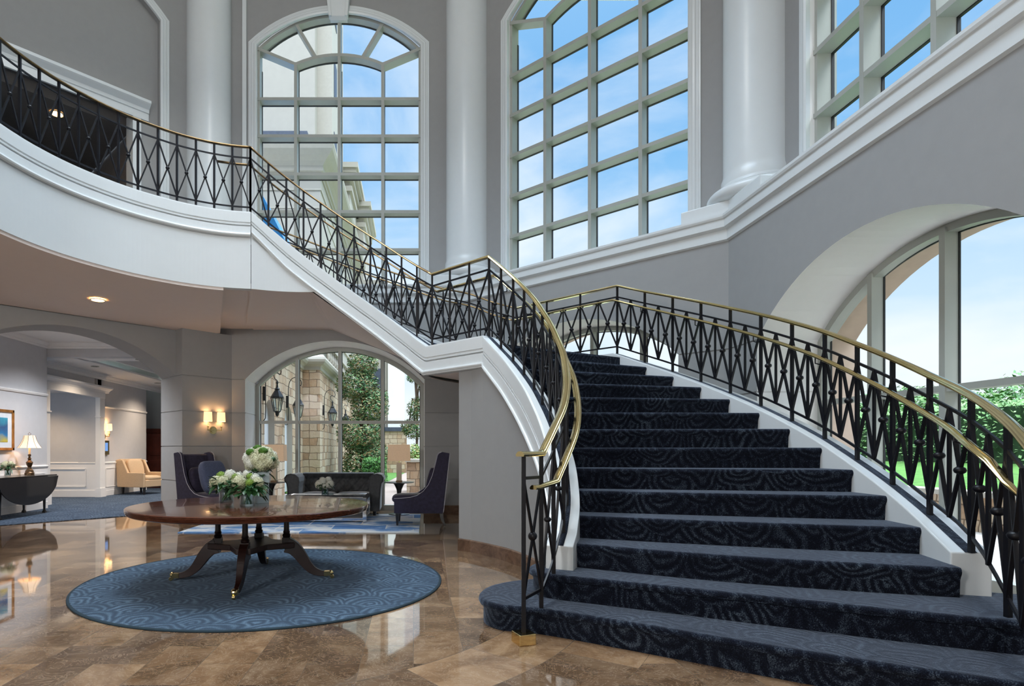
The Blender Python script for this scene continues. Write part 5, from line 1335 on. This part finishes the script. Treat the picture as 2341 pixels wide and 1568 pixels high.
lb = ['leftmost','second','third','fourth','fifth','sixth','seventh','eighth']
for i, (x, y, hh_, r) in enumerate(((19,23,3.0,2.1),(20.5,18.6,3.2,2.2),(21,14,3.0,2.3),(20,9.6,3.4,2.2),(18.5,5.4,3.6,2.1),(16,25,2.8,1.8),(18,1.2,4,2.1))):
    tree('distant_tree', ['rounded green tree far left beyond the hedge','broad green tree behind the hedge left of the tall mullion','wide green tree behind the hedge right of the tall mullion','bright green tree behind the hedge near the right edge','deep green tree beyond the hedge at the far right edge','low green tree seen between the stair railing and the window pier','tree beyond the right edge of the hedge'][i], (x,y,.98 if x > 12.5 else .9), [((0,0,hh_*.55),(r,r,hh_*.38)),((-r*.4,.2,hh_*.45),(r*.7,r*.7,hh_*.3)),((r*.4,-.6,hh_*.62),(r*.7,r*.7,hh_*.3))], 5200, .11, 'treefar', (.15,hh_*.4))
for i, (x, y, r) in enumerate(((11.4,10.3,.22),(11.6,9.3,.28),(11.6,8.2,.34),(11.3,7.3,.22),(11.6,6.2,.36))):
    tag(MB().ico((0,0,r*.4), r, 3, (1.2,1,.6), .35, 2).build('boulder','rock',smooth=True), ['small pale boulder at the foot of the hedge, left of the group','second pale boulder below the hedge','large rounded boulder in the middle below the hedge','low pale boulder below the hedge right of the large one','biggest pale boulder below the hedge at the right'][i], 'rock', 'boulders below the hedge').location = (x,y,.84)
# low stone planter wall outside
t = thing('planter_wall', 'low fieldstone wall with pale cap outside behind the right lamp', 'garden wall', (.55,17.9,-.05))
MB().box((0,0,.47),(1.5,.9,.94)).build('wall','stonex',t); MB().box((0,0,.97),(1.6,1.0,.09)).build('cap','creamtrim',t,bevel=.01)
t = thing('garden_wall', 'long low brick garden wall with pale cap outside the right window', 'garden wall', (8.75,3,-.05))
MB().box((0,0,.27),(.3,18,.60)).build('wall','stoney',t); MB().box((0,0,.60),(.42,18,.08)).build('cap','creamtrim',t)

# ------------------------------------------------------------------ light and camera
w = bpy.data.worlds.new('world'); bpy.context.scene.world = w; w.use_nodes = True; t = w.node_tree; bg = t.nodes['Background']
tc = t.nodes.new('ShaderNodeTexCoord'); sep = t.nodes.new('ShaderNodeSeparateXYZ'); L(t, tc.outputs['Generated'], sep.inputs[0])
mp = t.nodes.new('ShaderNodeMapping'); mp.inputs['Scale'].default_value = (1,1,2.2); mp.inputs['Rotation'].default_value = (.2,.3,.5); mp.inputs['Location'].default_value = (.3,.1,.0); L(t, tc.outputs['Generated'], mp.inputs[0])
n1 = noise_n(t, mp.outputs[0], 2.1, 7, .55, .5)
el = math_n(t, 'MULTIPLY', sep.outputs[2], 1.0)
blue = ramp(t, el, [(.0, (.80,.90,1.0)), (.18, (.50,.75,.98)), (.36, (.28,.58,.94)), (.52, (.21,.50,.89)), (.64, (.30,.58,.93)), (1, (.8,.9,1))])
cl = ramp(t, n1, [(.40, (0,0,0)), (.66, (1,1,1))])
lowc = ramp(t, el, [(.0, (1,1,1)), (.22, (.7,.7,.7)), (.42, (.0,.0,.0)), (1, (.1,.1,.1))])
cf = math_n(t, 'ADD', math_n(t, 'MULTIPLY', cl, .75), math_n(t, 'MULTIPLY', lowc, .45)); n_ = t.nodes.new('ShaderNodeClamp'); L(t, cf, n_.inputs[0])
L(t, mixc(t, n_.outputs[0], blue, (.95,1.0,1.04)), bg.inputs[0])
def sstep(x, a, b):
    m = t.nodes.new('ShaderNodeMapRange'); m.interpolation_type = 'SMOOTHSTEP'; m.inputs[1].default_value = a; m.inputs[2].default_value = b; L(t, x, m.inputs[0]); return m.outputs[0]
# sky boosted overhead, above the window views, to brighten the rooms
F = math_n(t, 'ADD', math_n(t, 'MULTIPLY', sstep(sep.outputs[2], .63, .85), 7.5), .62)
L(t, F, bg.inputs[1])
# soft daylight sun, high and behind the building on the left, lights the garden
sl = bpy.data.lights.new('sun','SUN'); sl.energy = .7; sl.angle = .25; sl.color = (1,.95,.86); so = bpy.data.objects.new('sun', sl); C.objects.link(so)
so.rotation_euler = Vector((-.35,.62,-.78)).to_track_quat('-Z','Y').to_euler()
# added unseen fill lights: one high in the rotunda, two behind the viewer
for nm, loc, e, r_ in (('rotunda_fill',(-1.5,5.5,10.6),110,.7),('lobby_fill',(-4.5,-2.0,3.2),390,.5),('lobby_fill',(-1.0,-3.6,3.2),260,.5)):
    l = bpy.data.lights.new(nm,'POINT'); l.energy = e; l.color = (1,.97,.93); l.shadow_soft_size = r_; o_ = bpy.data.objects.new(nm, l); C.objects.link(o_); o_.location = loc
def spot_down(x, y, z, e, col=(1,.80,.60), size=.10, ang=2.4):
    l = bpy.data.lights.new('downlight','SPOT'); l.energy = e; l.color = col; l.shadow_soft_size = size; l.spot_size = ang; l.spot_blend = .8
    o = bpy.data.objects.new('downlight', l); C.objects.link(o); o.location = (x,y,z); return o
spot_down(-4.58,8.51,3.38, 30)
spot_down(-7.4,13.9,3.2, 90); spot_down(-7.3,17.3,3.2, 130); spot_down(-6.0,12.85,3.2, 60); spot_down(-5.6,16,3.4, 260,(1,.93,.86)); spot_down(-9.4,14.3,2.7, 90,(1,.72,.45)); spot_down(-6.3,9.9,3.45,150,(.92,.95,1)); spot_down(-6.3,11.6,3.45,150,(.92,.95,1))  # added fill spots; corridor fittings are unlit, the others have no fitting
point(None, (-7.42,11.35,1.40), 2.5)
cam = bpy.data.cameras.new('camera'); co = bpy.data.objects.new('camera', cam); C.objects.link(co)
co.location = (0,0,1.22); co.rotation_euler = (PI/2,0,0); cam.sensor_width = 36; cam.lens = 36*1340/2341
cam.shift_x = (1170.5-945)/2341; cam.shift_y = (1030-784)/2341; cam.clip_end = 300
bpy.context.scene.camera = co
vs = bpy.context.scene.view_settings; vs.view_transform = 'Standard'; vs.look = 'None'; vs.exposure = .78; vs.gamma = 1; vs.use_curve_mapping = False
